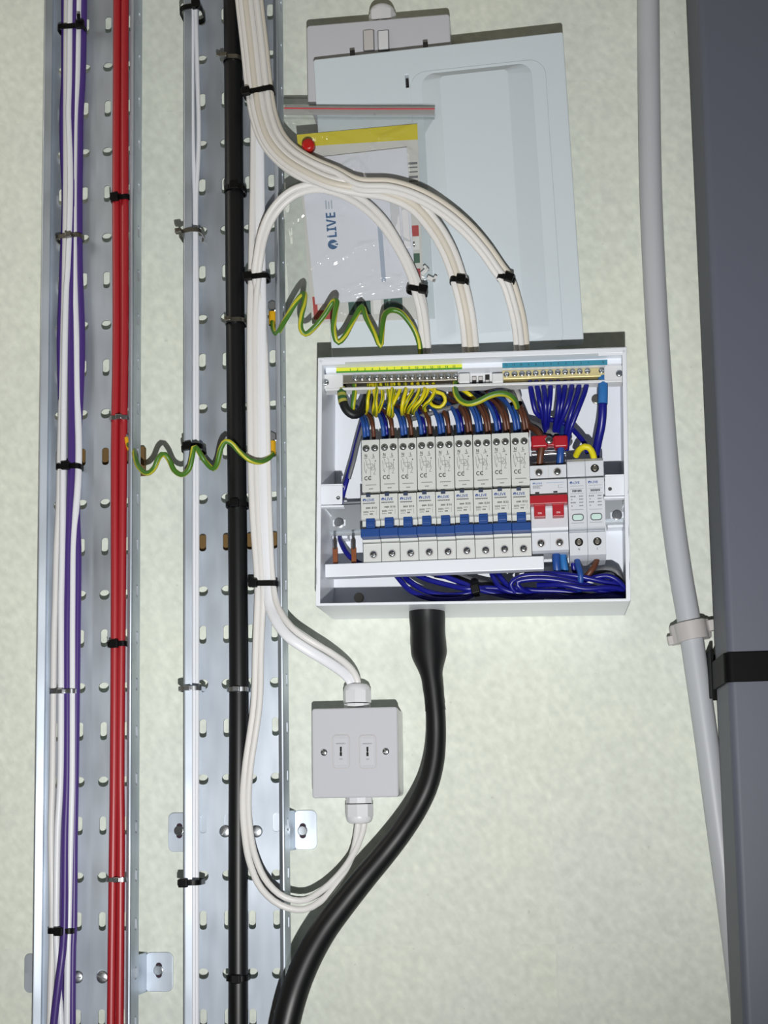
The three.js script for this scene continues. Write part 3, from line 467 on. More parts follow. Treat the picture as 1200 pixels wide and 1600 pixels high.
{
  const A = (u, v, k) => at(u, v, lidZ(v) + k);
  const leafTex = canvasTex(512, 768, (x, w, h) => {
    x.fillStyle = '#e4e5ef'; x.fillRect(0, 0, w, h);
    x.fillStyle = '#a9b4c8'; x.fillRect(345, 380, 22, 300);
    x.fillStyle = '#aeb3bf'; x.fillRect(322, 140, 18, 60);
    x.save(); x.translate(118, 490); x.rotate(-Math.PI / 2 + 0.02);
    x.fillStyle = '#27588a'; x.beginPath(); x.arc(26, 0, 25, 0, 7); x.fill();
    x.fillStyle = '#e4e5ef'; x.beginPath(); x.moveTo(12, 24); x.lineTo(30, -12); x.lineTo(38, 24); x.lineTo(30, 24); x.lineTo(28, 8); x.lineTo(20, 24); x.fill();
    x.fillStyle = '#27588a'; x.font = 'bold 66px sans-serif'; x.fillText('LIVE', 58, 23); 
    x.fillStyle = '#a5b0c2'; x.fillRect(212, -22, 46, 6); x.fillRect(212, -8, 40, 5); x.fillRect(212, 6, 44, 5); x.restore();
  });
  const sheetTex = canvasTex(512, 768, (x, w, h) => {
    x.fillStyle = '#d8d6d2'; x.fillRect(0, 0, w, h);
    x.fillStyle = '#dccb12'; x.beginPath(); x.moveTo(0, 0); x.lineTo(w, 0); x.lineTo(w, 62); x.lineTo(0, 50); x.fill();
    x.fillStyle = '#6b6c70'; for (let i = 0; i < 12; i++) x.fillRect(w - 46, 150 + i * 18, 40, i % 3 ? 5 : 9);
    const sq = (y, c, hh = 42) => { x.fillStyle = c; x.fillRect(w - 74, y, 62, hh); };
    sq(400, '#b5302c'); sq(446, '#e8e8e6', 50); sq(510, '#2e5a45', 38); sq(570, '#a62a34', 50);
    x.fillStyle = '#333'; x.font = 'bold 30px sans-serif'; x.fillText('14', w - 62, 484);
    x.fillStyle = '#b5302c'; x.fillRect(10, 660, 92, 92); x.fillStyle = '#24544b'; x.fillRect(170, 655, 100, 84); x.fillRect(330, 645, 84, 84);
    x.fillStyle = '#7aa79a'; x.fillRect(196, 676, 10, 44); x.fillRect(232, 676, 10, 44); x.fillRect(350, 664, 10, 40);
    x.fillStyle = '#e6dcd8'; x.fillRect(30, 690, 50, 26); x.fillStyle = '#efeeec'; x.fillRect(282, 660, 36, 80);
  });
  const grp = 'contents of the zip bag';
  solo('label_sheet', slab([A(464, 211, 3), A(652, 194, 3), A(664, 498, 3), A(488, 506, 3)], 0.6), std(0xffffff, 0.5, 0, { map: sheetTex }), 'sheet of warning stickers with a yellow top in the clear bag', 'sticker sheet', grp);
  solo('instruction_leaflet', slab([A(469, 250, 7), A(636, 231, 7), A(650, 463, 7), A(493, 476, 7)], 1.2), std(0xffffff, 0.45, 0, { map: leafTex }), 'folded white leaflet with blue LIVE lettering in the clear bag', 'leaflet', grp);
  const cap = at(482, 228, lidZ(228) + 14), prof = [[0, 5], [4, 4.8], [6, 3.6], [6.6, 1.5], [6.8, -3], [0, -3]].map(([r, z]) => new THREE.Vector2(r * mm, z * mm));
  solo('red_cap', new THREE.LatheGeometry(prof, 20).rotateX(Math.PI / 2).translate(cap.x, cap.y, cap.z), M.redCap, 'small round red cap at the upper left of the clear bag', 'cap', grp);
  for (const [u, v, a, l] of [[664, 424, 0.7, 'small white plastic clip in the bag, upper one by the left drop'], [674, 436, -0.5, 'small white plastic clip in the bag, lower one by the left drop']]) {
    const p = at(u, v, lidZ(v) + 12); solo('plastic_clip', merge([moved(rbox(9, 4, 2, 0.5), 0, 0, 0), moved(rbox(3, 7, 2, 0.5), 3, 1.5, 0)]).rotateZ(a).translate(p.x, p.y, p.z), M.white, l, 'clip', grp);
  }
  const strip = at(626, 346, lidZ(346) + 10); solo('fixing_strip', merge([moved(rbox(9, 46, 1.4, 0.6), -5, 0, 0), moved(rbox(7, 50, 1.4, 0.6), 5, -4, 0)]).rotateZ(0.06).translate(strip.x, strip.y, strip.z), M.plastic, 'pair of thin white plastic strips in the bag beside the leaflet', 'plastic strip', grp);
  // the bag itself
  const bag = thing('zip_bag', 'clear zip-lock bag of leaflets hung over the loose cover', 'bag', at(560, 500, lidZ(500)));
  const N = 120, Mv = 170, pos = [], uv = [], idx = [];
  const left = t => t < 0.12 ? 441 : 441 + 8 * (t - 0.12) / 0.88 + 3 * Math.sin(t * 9), right = t => t < 0.05 ? 680 : t < 0.14 ? 682 - (t - 0.05) / 0.09 * 18 : 664 + 16 * (t - 0.14) / 0.86;
  const folds = [[3, 4, 540, 452, 580, 436, 612, 432, 640, 440], [2.6, 4, 500, 476, 560, 458, 610, 448, 640, 446], [2.6, 3.5, 612, 468, 640, 452, 660, 446], [2.6, 4, 582, 228, 605, 212, 645, 196], [2, 3.5, 470, 204, 520, 214, 562, 232], [2.4, 3.5, 640, 236, 642, 262, 644, 290], [2.2, 3.5, 560, 240, 552, 262], [2, 3, 574, 236, 566, 262],
    [3, 4, 446, 172, 462, 168, 488, 174], [3, 4, 452, 188, 470, 182, 490, 192], [2.6, 4, 450, 178, 466, 196, 482, 198], [2, 5, 520, 410, 560, 386, 600, 376], [2, 5, 452, 300, 460, 380, 480, 450, 496, 470], [2.4, 5, 520, 486, 570, 498, 620, 490]];
  for (let j = 0; j <= Mv; j++) for (let i = 0; i <= N; i++) {
    const t = j / Mv, s = i / N, u = left(t) + (right(t) - left(t)) * s, v = 164 - 2 * s + (506 - 164) * t - 6 * s * t;
    const e = Math.sin(Math.PI * s) ** 0.5 * Math.min(1, t * 8) * Math.min(1, (1 - t) * 12);
    const ridge = Math.max(0, 1 - 9 * Math.abs(fbm(s * 2.4 - t * 2.2, t * 3.4 + s * 1.4, 6.6, 2))), crease = 2.4 * fbm(s * 4 + t * 2, t * 7 - s * 3, 3.1, 3) + 2.6 * ridge * ridge + (s < 0.25 && t < 0.13 ? 3 * Math.abs(fbm(s * 26, t * 40, 2.2, 2)) : 0);
    let fold = 0; for (const [A, wd, ...ln] of folds) for (let q = 0; q + 3 < ln.length; q += 2) { const x0 = ln[q], y0 = ln[q + 1], dx = ln[q + 2] - x0, dy = ln[q + 3] - y0, k = Math.max(0, Math.min(1, ((u - x0) * dx + (v - y0) * dy) / (dx * dx + dy * dy))), d = Math.hypot(u - x0 - k * dx, v - y0 - k * dy); fold = Math.max(fold, A * Math.exp(-((d / wd) ** 2))); }
    const p = at(u, v, lidZ(v) + 5 + 7 * e + crease * (0.5 + e) + fold);
    pos.push(p.x - bag.position.x, p.y - bag.position.y, p.z - bag.position.z); uv.push(s, t);
  }
  for (let j = 0; j < Mv; j++) for (let i = 0; i < N; i++) { const q = j * (N + 1) + i; idx.push(q, q + N + 1, q + 1, q + 1, q + N + 1, q + N + 2); }
  const g = new THREE.BufferGeometry(); g.setAttribute('position', new THREE.Float32BufferAttribute(pos, 3)); g.setAttribute('uv', new THREE.Float32BufferAttribute(uv, 2)); g.setIndex(idx); g.computeVertexNormals();
  part(bag, 'film', g, M.film);
  const zp = [[444, 169], [500, 169.5], [560, 170], [620, 170], [679, 170]].map(([u, v]) => at(u, v, lidZ(v) + 9 + (u === 500 ? 1 : 0)).sub(bag.position));
  part(bag, 'zip_seal', sweep(zp, 0.8, 0.6, { m: 8, n: 24 }), std(0xc4474c, 0.4), undefined, 'red zip line');
  part(bag, 'header_band', sweep(zp.map(p => p.clone().add(P(0, -1.5, -0.8))), 5.2, 0.25, { m: 8, n: 24 }), M.frost);
  part(bag, 'zip_ridge', sweep(zp.map(p => p.clone().add(P(0, -11, 0.4))), 1.0, 0.6, { m: 8, n: 24 }), M.film);
}

// ---------------------------------------------------------------- consumer unit enclosure
const CU = V(-67.4 * mm, EYE + 0.3026, 0), CUW = 299.5, CUH = 246, TILT = -0.02;
{
  const t = thing('consumer_unit', 'open white metal consumer unit box with its wiring exposed', 'enclosure', CU, null, TILT);
  const w = CUW, h = CUH, z = 93;
  const back = rshape(w - 0.2, h - 0.2, 2); part(t, 'back_panel', ext(back, 1.4, 0), M.coat, P(0, 0, 0.8));
  for (const s of [-1, 1]) {
    part(t, 'side_wall', rbox(1.4, h, z - 1, 0.5), M.coat, P(s * (w / 2 - 0.7), 0, z / 2 + 0.5));
    part(t, 'side_lip', rbox(4.2, h - 4, 1.2, 0.5), M.coat, P(s * (w / 2 - 2.2), 0, z - 0.6));
  }
  part(t, 'top_wall', rbox(w, 1.4, z - 1, 0.5), M.coat, P(0, h / 2 - 0.7, z / 2 + 0.5));
  part(t, 'top_lip', rbox(w - 2, 5.2, 1.2, 0.5), M.coat, P(0, h / 2 - 2.8, z - 0.6));
  part(t, 'bottom_wall', rbox(w, 1.4, z - 1, 0.5), M.coat, P(0, -h / 2 + 0.7, z / 2 + 0.5));
  part(t, 'bottom_lip', rbox(w - 2, 2.2, 1.2, 0.5), M.coat, P(0, -h / 2 + 1.5, z - 0.6));
  for (const s of [-1, 1]) part(t, 'corner_tab', rbox(24, 2.4, 1.2, 0.4), M.coat, P(s * (w / 2 - 15), h / 2 - 6.4, z - 1));
  const loc = (u, v, zz) => { const p = at(u, v, zz).sub(CU); p.applyAxisAngle(V(0, 0, 1), -TILT); return p; };
  for (const [u, v] of [[561, 934], [932, 624]]) part(t, 'fixing_screw', G.s5, M.darkSteel, loc(u, v, 2.3));
  // cover fixing brackets on both sides
  for (const [u0, u1, v0, v1] of [[500, 535, 756, 791], [945, 981, 741, 777]]) {
    const a = loc(u0, v0, 82), b = loc(u1, v1, 82), bw = (b.x - a.x) * 1000, bh = (a.y - b.y) * 1000, cx = (a.x + b.x) / 2, cy = (a.y + b.y) / 2;
    const br = new THREE.Group(); br.name = 'cover_bracket'; br.position.set(cx, cy, 0); t.add(br);
    const sh = rshape(bw, bh - 4, 1.5); const hx = u0 < 600 ? 7 : -6; sh.holes.push(hole(3.6, 3.6, 1.8, hx, -3));
    part(br, 'face', ext(sh, 1.2, 0.3), M.coat, P(0, 0, 81));
    part(br, 'upper_flange', rbox(bw, 1.4, 10, 0.5), M.coat, P(0, bh / 2 - 1, 77));
    part(br, 'lower_flange', rbox(bw + 3, 2.2, 8, 0.8), M.coat, P(0, -bh / 2 + 0.4, 78));
    part(br, 'web', rbox(2, bh - 6, 78, 0.5), M.coat, P(u0 < 600 ? -bw / 2 + 1 : bw / 2 - 1, 0, 42));
    part(br, 'bushing', ringGeo(1.2, 2.1, 1.4), M.darkSteel, P(hx, -3, 81));
  }
}
// DIN rail
{
  const a = at(516, 812, 24), b = at(975, 798, 24), y = (a.y + b.y) / 2 + 0.0025, c = V((a.x + b.x) / 2, y, 0), w = (b.x - a.x) * 1000;
  const t = thing('din_rail', 'grey metal mounting rail behind the row of breakers', 'rail', c);
  part(t, 'rail', runX([[20, 17.5], [22, 17.5], [22, 14], [28, 13], [28, -13], [22, -14], [22, -17.5], [20, -17.5], [20, -12.5], [26.6, -11.8], [26.6, 11.8], [20, 12.5]], w, 0), M.rail);
  for (const [u, v] of [[530, 817], [964, 805]]) { const p = at(u, v, 28).sub(c); part(t, 'screw', G.s5, M.screw, p); part(t, 'slot_plate', rbox(13, 6.4, 0.5, 0.2), M.coat, p.clone().add(P(0, 0, -0.1))); }
  for (const s of [-1, 1]) part(t, 'foot', rbox(16, 40, 18, 1), M.coat, P(s * (w / 2 - 9), 0, 11));
}

// ---------------------------------------------------------------- terminal bars
{
  const c = at(740, 588.5, 60), ROT = -0.0225;
  const inv = (u, v, z) => at(u, v, z).sub(c).applyAxisAngle(V(0, 0, 1), -ROT);
  const t = thing('terminal_rack', 'white plastic carrier across the top of the open unit', 'terminal carrier', c, null, ROT);
  const L = inv(506, 590, 60).x * 1000, R = inv(976, 585, 60).x * 1000, w = R - L, cx = (L + R) / 2;
  part(t, 'label_ledge', runX([[-24, 18], [2, 18], [6, 16.5], [6.5, 6.5], [-2, 5.5], [-24, 5.5]], w - 6, 0.4), M.coat, P(cx, 0, 0));
  part(t, 'back_strip', rbox(w, 17, 3, 0.6), M.white, P(cx, -2.5, -9));
  part(t, 'lower_rim', rbox(w - 4, 2.8, 14, 0.8), M.white, P(cx, -9.8, -3));
  for (const s of [-1, 1]) part(t, 'end_block', ext(rshape(20, 15, 2), 11, 0.6), M.white, P(s < 0 ? L + 10 : R - 10, -1.5, -8));
  for (const u of [726, 778]) part(t, 'bar_holder', rbox(11, 10, 10, 1.2), M.white, inv(u, 593, 58));
  for (const u of [741, 751, 761.5]) part(t, 'slot', box(4.4, 8.6, 0.8), M.slotDark, inv(u, u > 755 ? 592 : 594.5, 53.2));
  for (const u of [741, 751, 761.5]) part(t, 'slot_tab', box(3.6, 3.4, 1.2), M.clip, inv(u, u > 755 ? 596.5 : 591.5, 53.4));
  for (const [u, v] of [[509, 598], [967.5, 584]]) part(t, 'end_screw', G.s34, M.screw, inv(u, v, 63.5));
  const nums = (bg, edge, fg, list, under) => canvasTex(1024, 40, (x, W2, H2) => { x.fillStyle = bg; x.fillRect(0, 0, W2, H2); if (edge) { x.fillStyle = edge; x.fillRect(0, 27, W2, 13); } x.fillStyle = fg; x.font = 'bold 25px sans-serif'; x.textAlign = 'center'; list.forEach(([p, s]) => x.fillText(s, p * W2, 27)); });
  const strip = (u0, u1, v0, v1, tex, name, lab) => { const a = inv(u0, v0, 66.5), b = inv(u1, v1, 66.5), ww = a.distanceTo(b) * 1000; const m = part(t, name, new THREE.BoxGeometry(ww * mm, 5.2 * mm, 0.5 * mm), std(0xffffff, 0.45, 0, { map: tex }), a.clone().add(b).multiplyScalar(0.5).setZ(0.0066), lab); };
  const eN = []; for (let i = 0; i < 16; i++) eN.push([(i + (i ? 0.9 : 0.5)) / 17, i ? String(Math.max(1, 13 - Math.abs(12 - i))) : 'E']);
  strip(525.5, 722, 578, 574, nums('#d8dc3a', '#3f8a2c', '#3c6a1c', eN.map(([p], i) => [p, i === 0 ? '⏚' : String(i)])), 'earth_label_strip', 'yellow and green numbered strip');
  strip(785, 949, 571.5, 566, nums('#2f8098', null, '#15424f', [...Array(12).keys()].map(i => [(i + 0.5) / 14, String(12 - i)]).concat([[0.96, 'N']])), 'neutral_label_strip', 'blue numbered strip');

  const eb = thing('earth_bar', 'grey metal earth terminal bar under the yellow and green strip', 'terminal bar', at(620, 592.5, 56), null, ROT);
  const ea = at(527, 594, 56), ez = at(717, 590.5, 56); part(eb, 'bar', rbox(ea.distanceTo(ez) * 1000, 9, 9, 0.8), M.barGrey);
  const ex = [531.5, 554.5, 565, 576.4, 587.7, 599.8, 611, 621.7, 633, 643.7, 655, 666.6, 677.7, 689.2, 700, 711.5];
  ex.forEach(u => { const p = at(u, 592.2 - (u - 531) * 0.0185, 60.5).sub(eb.position).applyAxisAngle(V(0, 0, 1), -ROT); p.y += 0.0008; const s = part(eb, 'terminal_screw', G.s3, M.screw, p); s.rotation.z = rr(0, 3); });
  const nb = thing('neutral_bar', 'brass neutral terminal bar under the blue strip', 'terminal bar', at(866, 586, 56), null, ROT);
  const na = at(785, 587.5, 56), nz = at(948, 583, 56); part(nb, 'bar', rbox(na.distanceTo(nz) * 1000, 9, 9, 0.8), M.brass);
  [791.5, 804, 815.6, 826, 837, 849, 860, 871.6, 883, 894.6, 905.7, 918, 940].forEach(u => { const p = at(u, 586.5 - (u - 791) * 0.04, 60.5).sub(nb.position).applyAxisAngle(V(0, 0, 1), -ROT); p.y += 0.0008; const s = part(nb, 'terminal_screw', G.s3, M.screw, p); s.rotation.z = rr(0, 3); });
}

// ---------------------------------------------------------------- breakers
const BX = -177.6, PITCH = 18.46, Y = v => (at(690, v, 70).y - EYE) * 1000;
const logo = (x, px, py, s, col, bg) => { x.fillStyle = col; x.beginPath(); x.arc(px + 0.42 * s, py - 0.36 * s, 0.42 * s, 0, 7); x.fill(); x.fillStyle = bg; x.beginPath(); x.moveTo(px + 0.2 * s, py); x.lineTo(px + 0.5 * s, py - 0.58 * s); x.lineTo(px + 0.62 * s, py); x.fill(); x.fillStyle = col; x.font = `bold ${s}px sans-serif`; x.fillText('LIVE', px + 0.95 * s, py); };
const fine = (x, px, py, w, h, n) => { for (let i = 0; i < n; i++) { const a = w / n; x.fillRect(px + i * a, py + (i % 3 === 1 ? 1 : 0), a * 0.72, h - (i % 2 ? 2 : 0)); } };
const RB = '#cbcecb';
const podTex = canvasTex(176, 512, (x, w, h) => {
  x.fillStyle = RB; x.fillRect(0, 0, w, h); x.fillStyle = '#4c504e'; x.font = 'bold 42px sans-serif';
  x.fillText('N', 24, 170); x.fillText('L', 110, 170); x.fillRect(22, 178, 32, 5); x.fillRect(100, 178, 32, 5);
  x.strokeStyle = '#6e7472'; x.lineWidth = 4;
  const l = pts => { x.beginPath(); pts.forEach(([a, b], i) => i ? x.lineTo(a, b) : x.moveTo(a, b)); x.stroke(); };
  l([[34, 190], [46, 220], [46, 260]]); l([[72, 186], [86, 214], [86, 400]]); l([[22, 212], [26, 300], [40, 330], [44, 290]]); l([[46, 240], [112, 240], [112, 280], [60, 280], [60, 244]]);
  l([[86, 300], [126, 300], [132, 226]]); l([[118, 250], [140, 300], [118, 344], [140, 344]]); l([[96, 258], [96, 300]]); x.fillStyle = '#555a58'; x.beginPath(); x.arc(138, 210, 7, 0, 7); x.fill();
  x.fillStyle = '#3c403e'; x.font = 'bold 46px sans-serif';
  x.lineWidth = 8; x.strokeStyle = '#3c403e'; x.beginPath(); x.arc(42, 382, 17, 0.9, 5.4); x.stroke(); x.beginPath(); x.arc(80, 382, 17, 0.9, 5.4); x.stroke(); x.fillRect(64, 379, 14, 6);
  x.fillStyle = '#6a6f6c'; fine(x, 34, 446, 112, 10, 11); fine(x, 70, 484, 42, 12, 4);
});
const faceTex = (rating) => canvasTex(192, 272, (x, w, h) => {
  x.fillStyle = RB; x.fillRect(0, 0, w, h); logo(x, 16, 76, 42, '#27468f', RB);
  x.fillStyle = '#3b3d44'; fine(x, 18, 92, 134, 15, 12); x.fillStyle = '#4a4f4a'; fine(x, 50, 145, 52, 20, 4);
  x.font = 'bold 34px sans-serif'; x.fillText(rating, 112, 166);
  x.fillStyle = '#7b817c'; fine(x, 22, 190, 58, 24, 5); fine(x, 92, 190, 52, 12, 5); fine(x, 22, 226, 50, 11, 5); x.fillStyle = '#4a4f4a'; fine(x, 92, 218, 36, 18, 3); x.fillStyle = '#9aa09b'; x.fillRect(162, 180, 5, 62);
});
const ord = ['first', 'second', 'third', 'fourth', 'fifth', 'sixth', 'seventh', 'eighth', 'ninth'];
{
  const ratings = ['B10', 'B16', 'B16', 'B32', 'B16', 'B20', 'B20', 'B32', 'B32'];
  const yB = Y(877), yT = Y(768.5), podB = Y(763.5) + 0.6, podT = Y(680.5);
  const prof = [[24, yB], [54, yB], [61, yB + 3], [62, Y(841.5) - 0.8], [59, Y(841.5)], [65, Y(841.5) + 0.4], [66, Y(837.5)], [65, Y(836.5)], [65, Y(808.5)], [71, Y(807.5)], [72, Y(806)], [72, yT - 0.4], [71, yT], [24, yT]];
  const yc = (yB + podT) / 2, sh = a => a.map(([z, y]) => [z, y - yc]);
  const bodyG = runX(sh(prof), 17.9), podG = ext(rshape(17.8, podT - podB, 0.9, 0, 0), 42, 0.4, 4);
  const faces = {}; ratings.forEach(r => faces[r] ??= std(0xffffff, 0.5, 0, { map: faceTex(r) })); const podMat = std(0xffffff, 0.5, 0, { map: podTex });
  const fy0 = Y(806), fy1 = yT, faceG = new THREE.PlaneGeometry(17.2 * mm, (fy1 - fy0 - 0.8) * mm), podF = new THREE.PlaneGeometry(17.0 * mm, (podT - podB - 1.4) * mm);
  const stem = ext(rshape(8.8, Y(806.5) - Y(826) , 0.6), 9, 0.5), bar = ext(rshape(18.3, Y(823.5) - Y(836.8), 0.8), 12, 0.6), tip = ext(rshape(7.4, 4, 0.4), 1.2, 0.4);
  const proto = new THREE.Group();
  part(proto, 'body', bodyG, M.rcbo);
  const pod = part(proto, 'residual_current_pod', podG, M.rcbo, P(0.5, (podT + podB) / 2 - yc, 25));
  const pf = part(pod, 'printed_face', podF, podMat, P(0, 0, 42.55));
  for (const s of [-4.3, 4.3]) { const p = part(pod, 'terminal_screw', G.s3, M.screw, P(s, Y(694) - (podT + podB) / 2, 42.2)); part(pod, 'screw_hole', G.collar3, M.dark, P(s, Y(694) - (podT + podB) / 2, 42.2)); }
  const face = part(proto, 'printed_face', faceG, null, P(0, (fy0 + fy1) / 2 - yc, 72.1));
  part(proto, 'test_button', rbox(4.4, 3.4, 2, 0.4), std(0x2d3a55, 0.5), P(-1.6, yT - 1 - yc, 72));
  const tg = part(proto, 'toggle', bar, M.toggleBlue, P(0, (Y(823.5) + Y(836.8)) / 2 - yc, 64)); part(tg, 'toggle_stem', stem, M.toggleBlue, P(0.2, (Y(806.5) + Y(826)) / 2 - (Y(823.5) + Y(836.8)) / 2, 0)); part(tg, 'toggle_grip', tip, M.toggleBlue, P(0.2, (Y(815)) - (Y(823.5) + Y(836.8)) / 2, 9.2));
  part(proto, 'terminal_screw', G.s34, M.screw, P(1.2, Y(860) - yc, 61.9)); part(proto, 'screw_hole', G.collar34, M.clip, P(1.2, Y(860) - yc, 61.7));
  for (let i = 0; i < 9; i++) {
    const o = i ? proto.clone() : proto.clone(); o.name = numbered('circuit_breaker'); o.position.set((BX + PITCH * (i + 0.5)) * mm, EYE + yc * mm + (i % 2 ? 0.0003 : 0), 0); scene.add(o);
    o.children.filter(k => k.name === 'printed_face')[0].material = faces[ratings[i]];
    tag(o, `slim white breaker with blue switch, ${ord[i]} from the left, rated ${ratings[i]}`, 'circuit breaker', 'row of circuit breakers');
  }
}
// main switch, two modules, red toggles
const XM = u => (at(u, 790, 70).x) * 1000;
{
  const x0 = BX + PITCH * 9 + 0.3, w = 35.6, cx = x0 + w / 2, yB = Y(866), yT = Y(731);
  const t = thing('main_switch', 'double-width white isolator with red linked toggles', 'main switch', V(cx * mm, EYE + (yB + yT) / 2 * mm, 0)), yc = (yB + yT) / 2;
  const prof = [[24, yB], [56, yB], [61, yB + 1.5], [62, Y(836)], [60, Y(835)], [66, Y(834)], [67, Y(830)], [66, Y(800)], [70, Y(798)], [71, Y(757)], [66, Y(756)], [61, Y(754)], [62, Y(752)], [62, yT + 0], [24, yT]].map(([z, y]) => [z, y - yc]);
  part(t, 'body', runX(prof, w), M.device);
  const tex = canvasTex(384, 256, (x, a, b) => { x.fillStyle = '#cfd3da'; x.fillRect(0, 0, a, b); logo(x, 22, 60, 34, '#3a5c9c', '#cfd3da'); x.fillStyle = '#7f9cc4'; x.fillRect(168, 40, 190, 6); x.fillStyle = '#777d84'; fine(x, 24, 78, 104, 14, 8); fine(x, 24, 98, 74, 12, 6); fine(x, 24, 116, 84, 10, 7); x.strokeStyle = '#8a8f96'; x.lineWidth = 4; x.beginPath(); x.moveTo(340, 84); x.lineTo(296, 84); x.lineTo(296, 124); x.lineTo(344, 124); x.stroke(); x.fillStyle = '#25262a'; x.fillRect(46, 176, 44, 26); x.fillRect(240, 172, 44, 26); });
  part(t, 'printed_face', new THREE.PlaneGeometry(34.8 * mm, (Y(757.5) - Y(784)) * mm), std(0xffffff, 0.45, 0, { map: tex }), P(0, (Y(757.5) + Y(784)) / 2 - yc, 71.15));
  const onTex = canvasTex(128, 64, (x, a, b) => { x.fillStyle = '#a81c2a'; x.fillRect(0, 0, a, b); x.fillStyle = '#e6c7ca'; x.textAlign = 'center'; x.font = 'bold 40px sans-serif'; x.fillText('ON', a / 2, 46); });
  const bar = part(t, 'toggle_bar', ext(rshape(36, Y(785) - Y(798), 0.8), 12, 0.6), M.redPlastic, P(-0.4, (Y(785) + Y(798)) / 2 - yc, 69));
  for (const s of [-1, 1]) { const l = part(bar, 'toggle', ext(rshape(11, Y(795) - Y(816.5), 0.6), 9, 0.6), M.redPlastic, P(s * 8.9, (Y(795) + Y(816.5)) / 2 - (Y(785) + Y(798)) / 2, -1)); part(bar, 'on_mark', new THREE.PlaneGeometry(8 * mm, 4 * mm), std(0xffffff, 0.4, 0, { map: onTex }), P(s * 8.9, Y(811) - (Y(785) + Y(798)) / 2, 8.7)); }
  for (const v of [742, 852.5]) for (const s of [-9, 9]) { part(t, 'terminal_screw', G.s34, M.screw, P(s, Y(v) - yc, 61.9)); part(t, 'screw_hole', G.collar34, M.clip, P(s, Y(v) - yc, 61.8)); }
  for (const v of [741, 850]) part(t, 'module_joint', box(0.4, v < 800 ? 13 : 17, 0.3), M.clip, P(0, Y(v) - yc, 62));
}
// surge protector, two modules
{
  const x0 = BX + PITCH * 9 + 36.5, w = 35.4, cx = x0 + w / 2, yB = Y(876.5), yT = Y(722), yc = (yB + yT) / 2;
  const t = thing('surge_protector', 'pair of narrow white surge modules beside the red isolator, with green windows', 'surge protector', V(cx * mm, EYE + yc * mm, 0));
  const prof = [[24, yB - 1.5], [50, yB - 1.5], [56, yB], [62, yB + 2], [62, Y(838)], [58, Y(837)], [58, Y(835)], [67, Y(834)], [69, Y(832)], [69, Y(757)], [67, Y(755)], [59, Y(754)], [59, Y(752)], [63, Y(751)], [63, Y(728)], [58, yT], [24, yT]].map(([z, y]) => [z, y - yc]);
  const tex = canvasTex(192, 512, (x, a, b) => { const bg = '#cfd3da'; x.fillStyle = bg; x.fillRect(0, 0, a, b); logo(x, 18, 52, 36, '#2f4f94', bg); x.fillStyle = '#8b9098'; x.fillRect(22, 72, 146, 4); x.fillRect(22, 104, 146, 4); x.fillStyle = '#3c4048'; fine(x, 44, 116, 106, 24, 7); x.fillStyle = '#8b9098'; x.fillRect(22, 156, 146, 4); x.fillStyle = '#70757d'; [180, 212, 246, 282].forEach((y, i) => { fine(x, i % 2 ? 28 : 22, y, i % 2 ? 14 : 60, 15, 3); fine(x, 118, y, 46, 14, 4); }); x.fillRect(22, 330, 140, 4); x.fillRect(22, 472, 140, 4); });
  const capTex = s => canvasTex(64, 64, (x, a, b) => { x.fillStyle = '#cfd3da'; x.fillRect(0, 0, a, b); x.fillStyle = '#5a5e66'; x.font = 'bold 50px sans-serif'; x.textAlign = 'center'; x.fillText(s, a / 2, 50); });
  for (const s of [-1, 1]) {
    const m = part(t, 'module', runX(prof, 17.5), M.device, P(s * 8.85, 0, 0));
    part(m, 'printed_face', new THREE.PlaneGeometry(16.6 * mm, (Y(757.5) - Y(831)) * mm), std(0xffffff, 0.45, 0, { map: tex }), P(0, (Y(757.5) + Y(831)) / 2 - yc, 69.1));
    part(m, 'status_window', ext(rshape(9.6, 5.2, 2.2), 0.8, 0.4), M.window, P(0, Y(817) - yc, 69));
    part(m, 'window_frame', (() => { const f = rshape(11.4, 7, 3); f.holes.push(hole(9.6, 5.2, 2.2, 0, 0)); return ext(f, 0.7, 0); })(), M.grey, P(0, Y(817) - yc, 69));
    part(m, 'terminal_recess', new THREE.CircleGeometry(4.1 * mm, 24), M.slotDark, P(0.5, Y(853) - yc, 62.15));
    part(m, 'terminal_screw', G.s25, M.darkSteel, P(0.5, Y(853) - yc, 62.2));
    part(m, 'terminal_mark', new THREE.PlaneGeometry(3.6 * mm, 3.6 * mm), std(0xffffff, 0.45, 0, { map: capTex(s < 0 ? 'N' : 'L') }), P(0.4, Y(864) - yc, 62.2));
  }
  part(t, 'top_recess', new THREE.CircleGeometry(4.1 * mm, 24), M.slotDark, P(9.3, Y(739.5) - yc, 63.15)); part(t, 'top_screw', G.s25, M.darkSteel, P(9.3, Y(739.5) - yc, 63.2));
  part(t, 'blank_cap', ext(rshape(16.4, Y(729.5) - Y(750.5), 0.6), 0.7, 0.3), M.device, P(-8.9, (Y(729.5) + Y(750.5)) / 2 - yc, 62.8));
}
// busbar cover and its pins
{
  const a = at(508, 889.5, 64), b = at(850, 881.5, 64), w = (b.x - a.x) * 1000;
  const t = thing('busbar', 'long white busbar cover strip under the breakers with two copper pins', 'busbar', V((a.x + b.x) / 2, (a.y + b.y) / 2, 0.058));
  part(t, 'cover', rbox(w, 13.2, 14, 1), M.coat);
  for (const u of [524, 553]) { const p = at(u, 868, 54).sub(t.position); part(t, 'copper_pin', rbox(5, 22, 2, 0.4), M.copper, p.clone().add(P(0, -3, 0))); part(t, 'pin_shadow', rbox(2.6, 12, 2.2, 0.4), M.dark, p.clone().add(P(0, 12, 0))); }  // dark tips are the shadow above the pins, painted in as solids
}
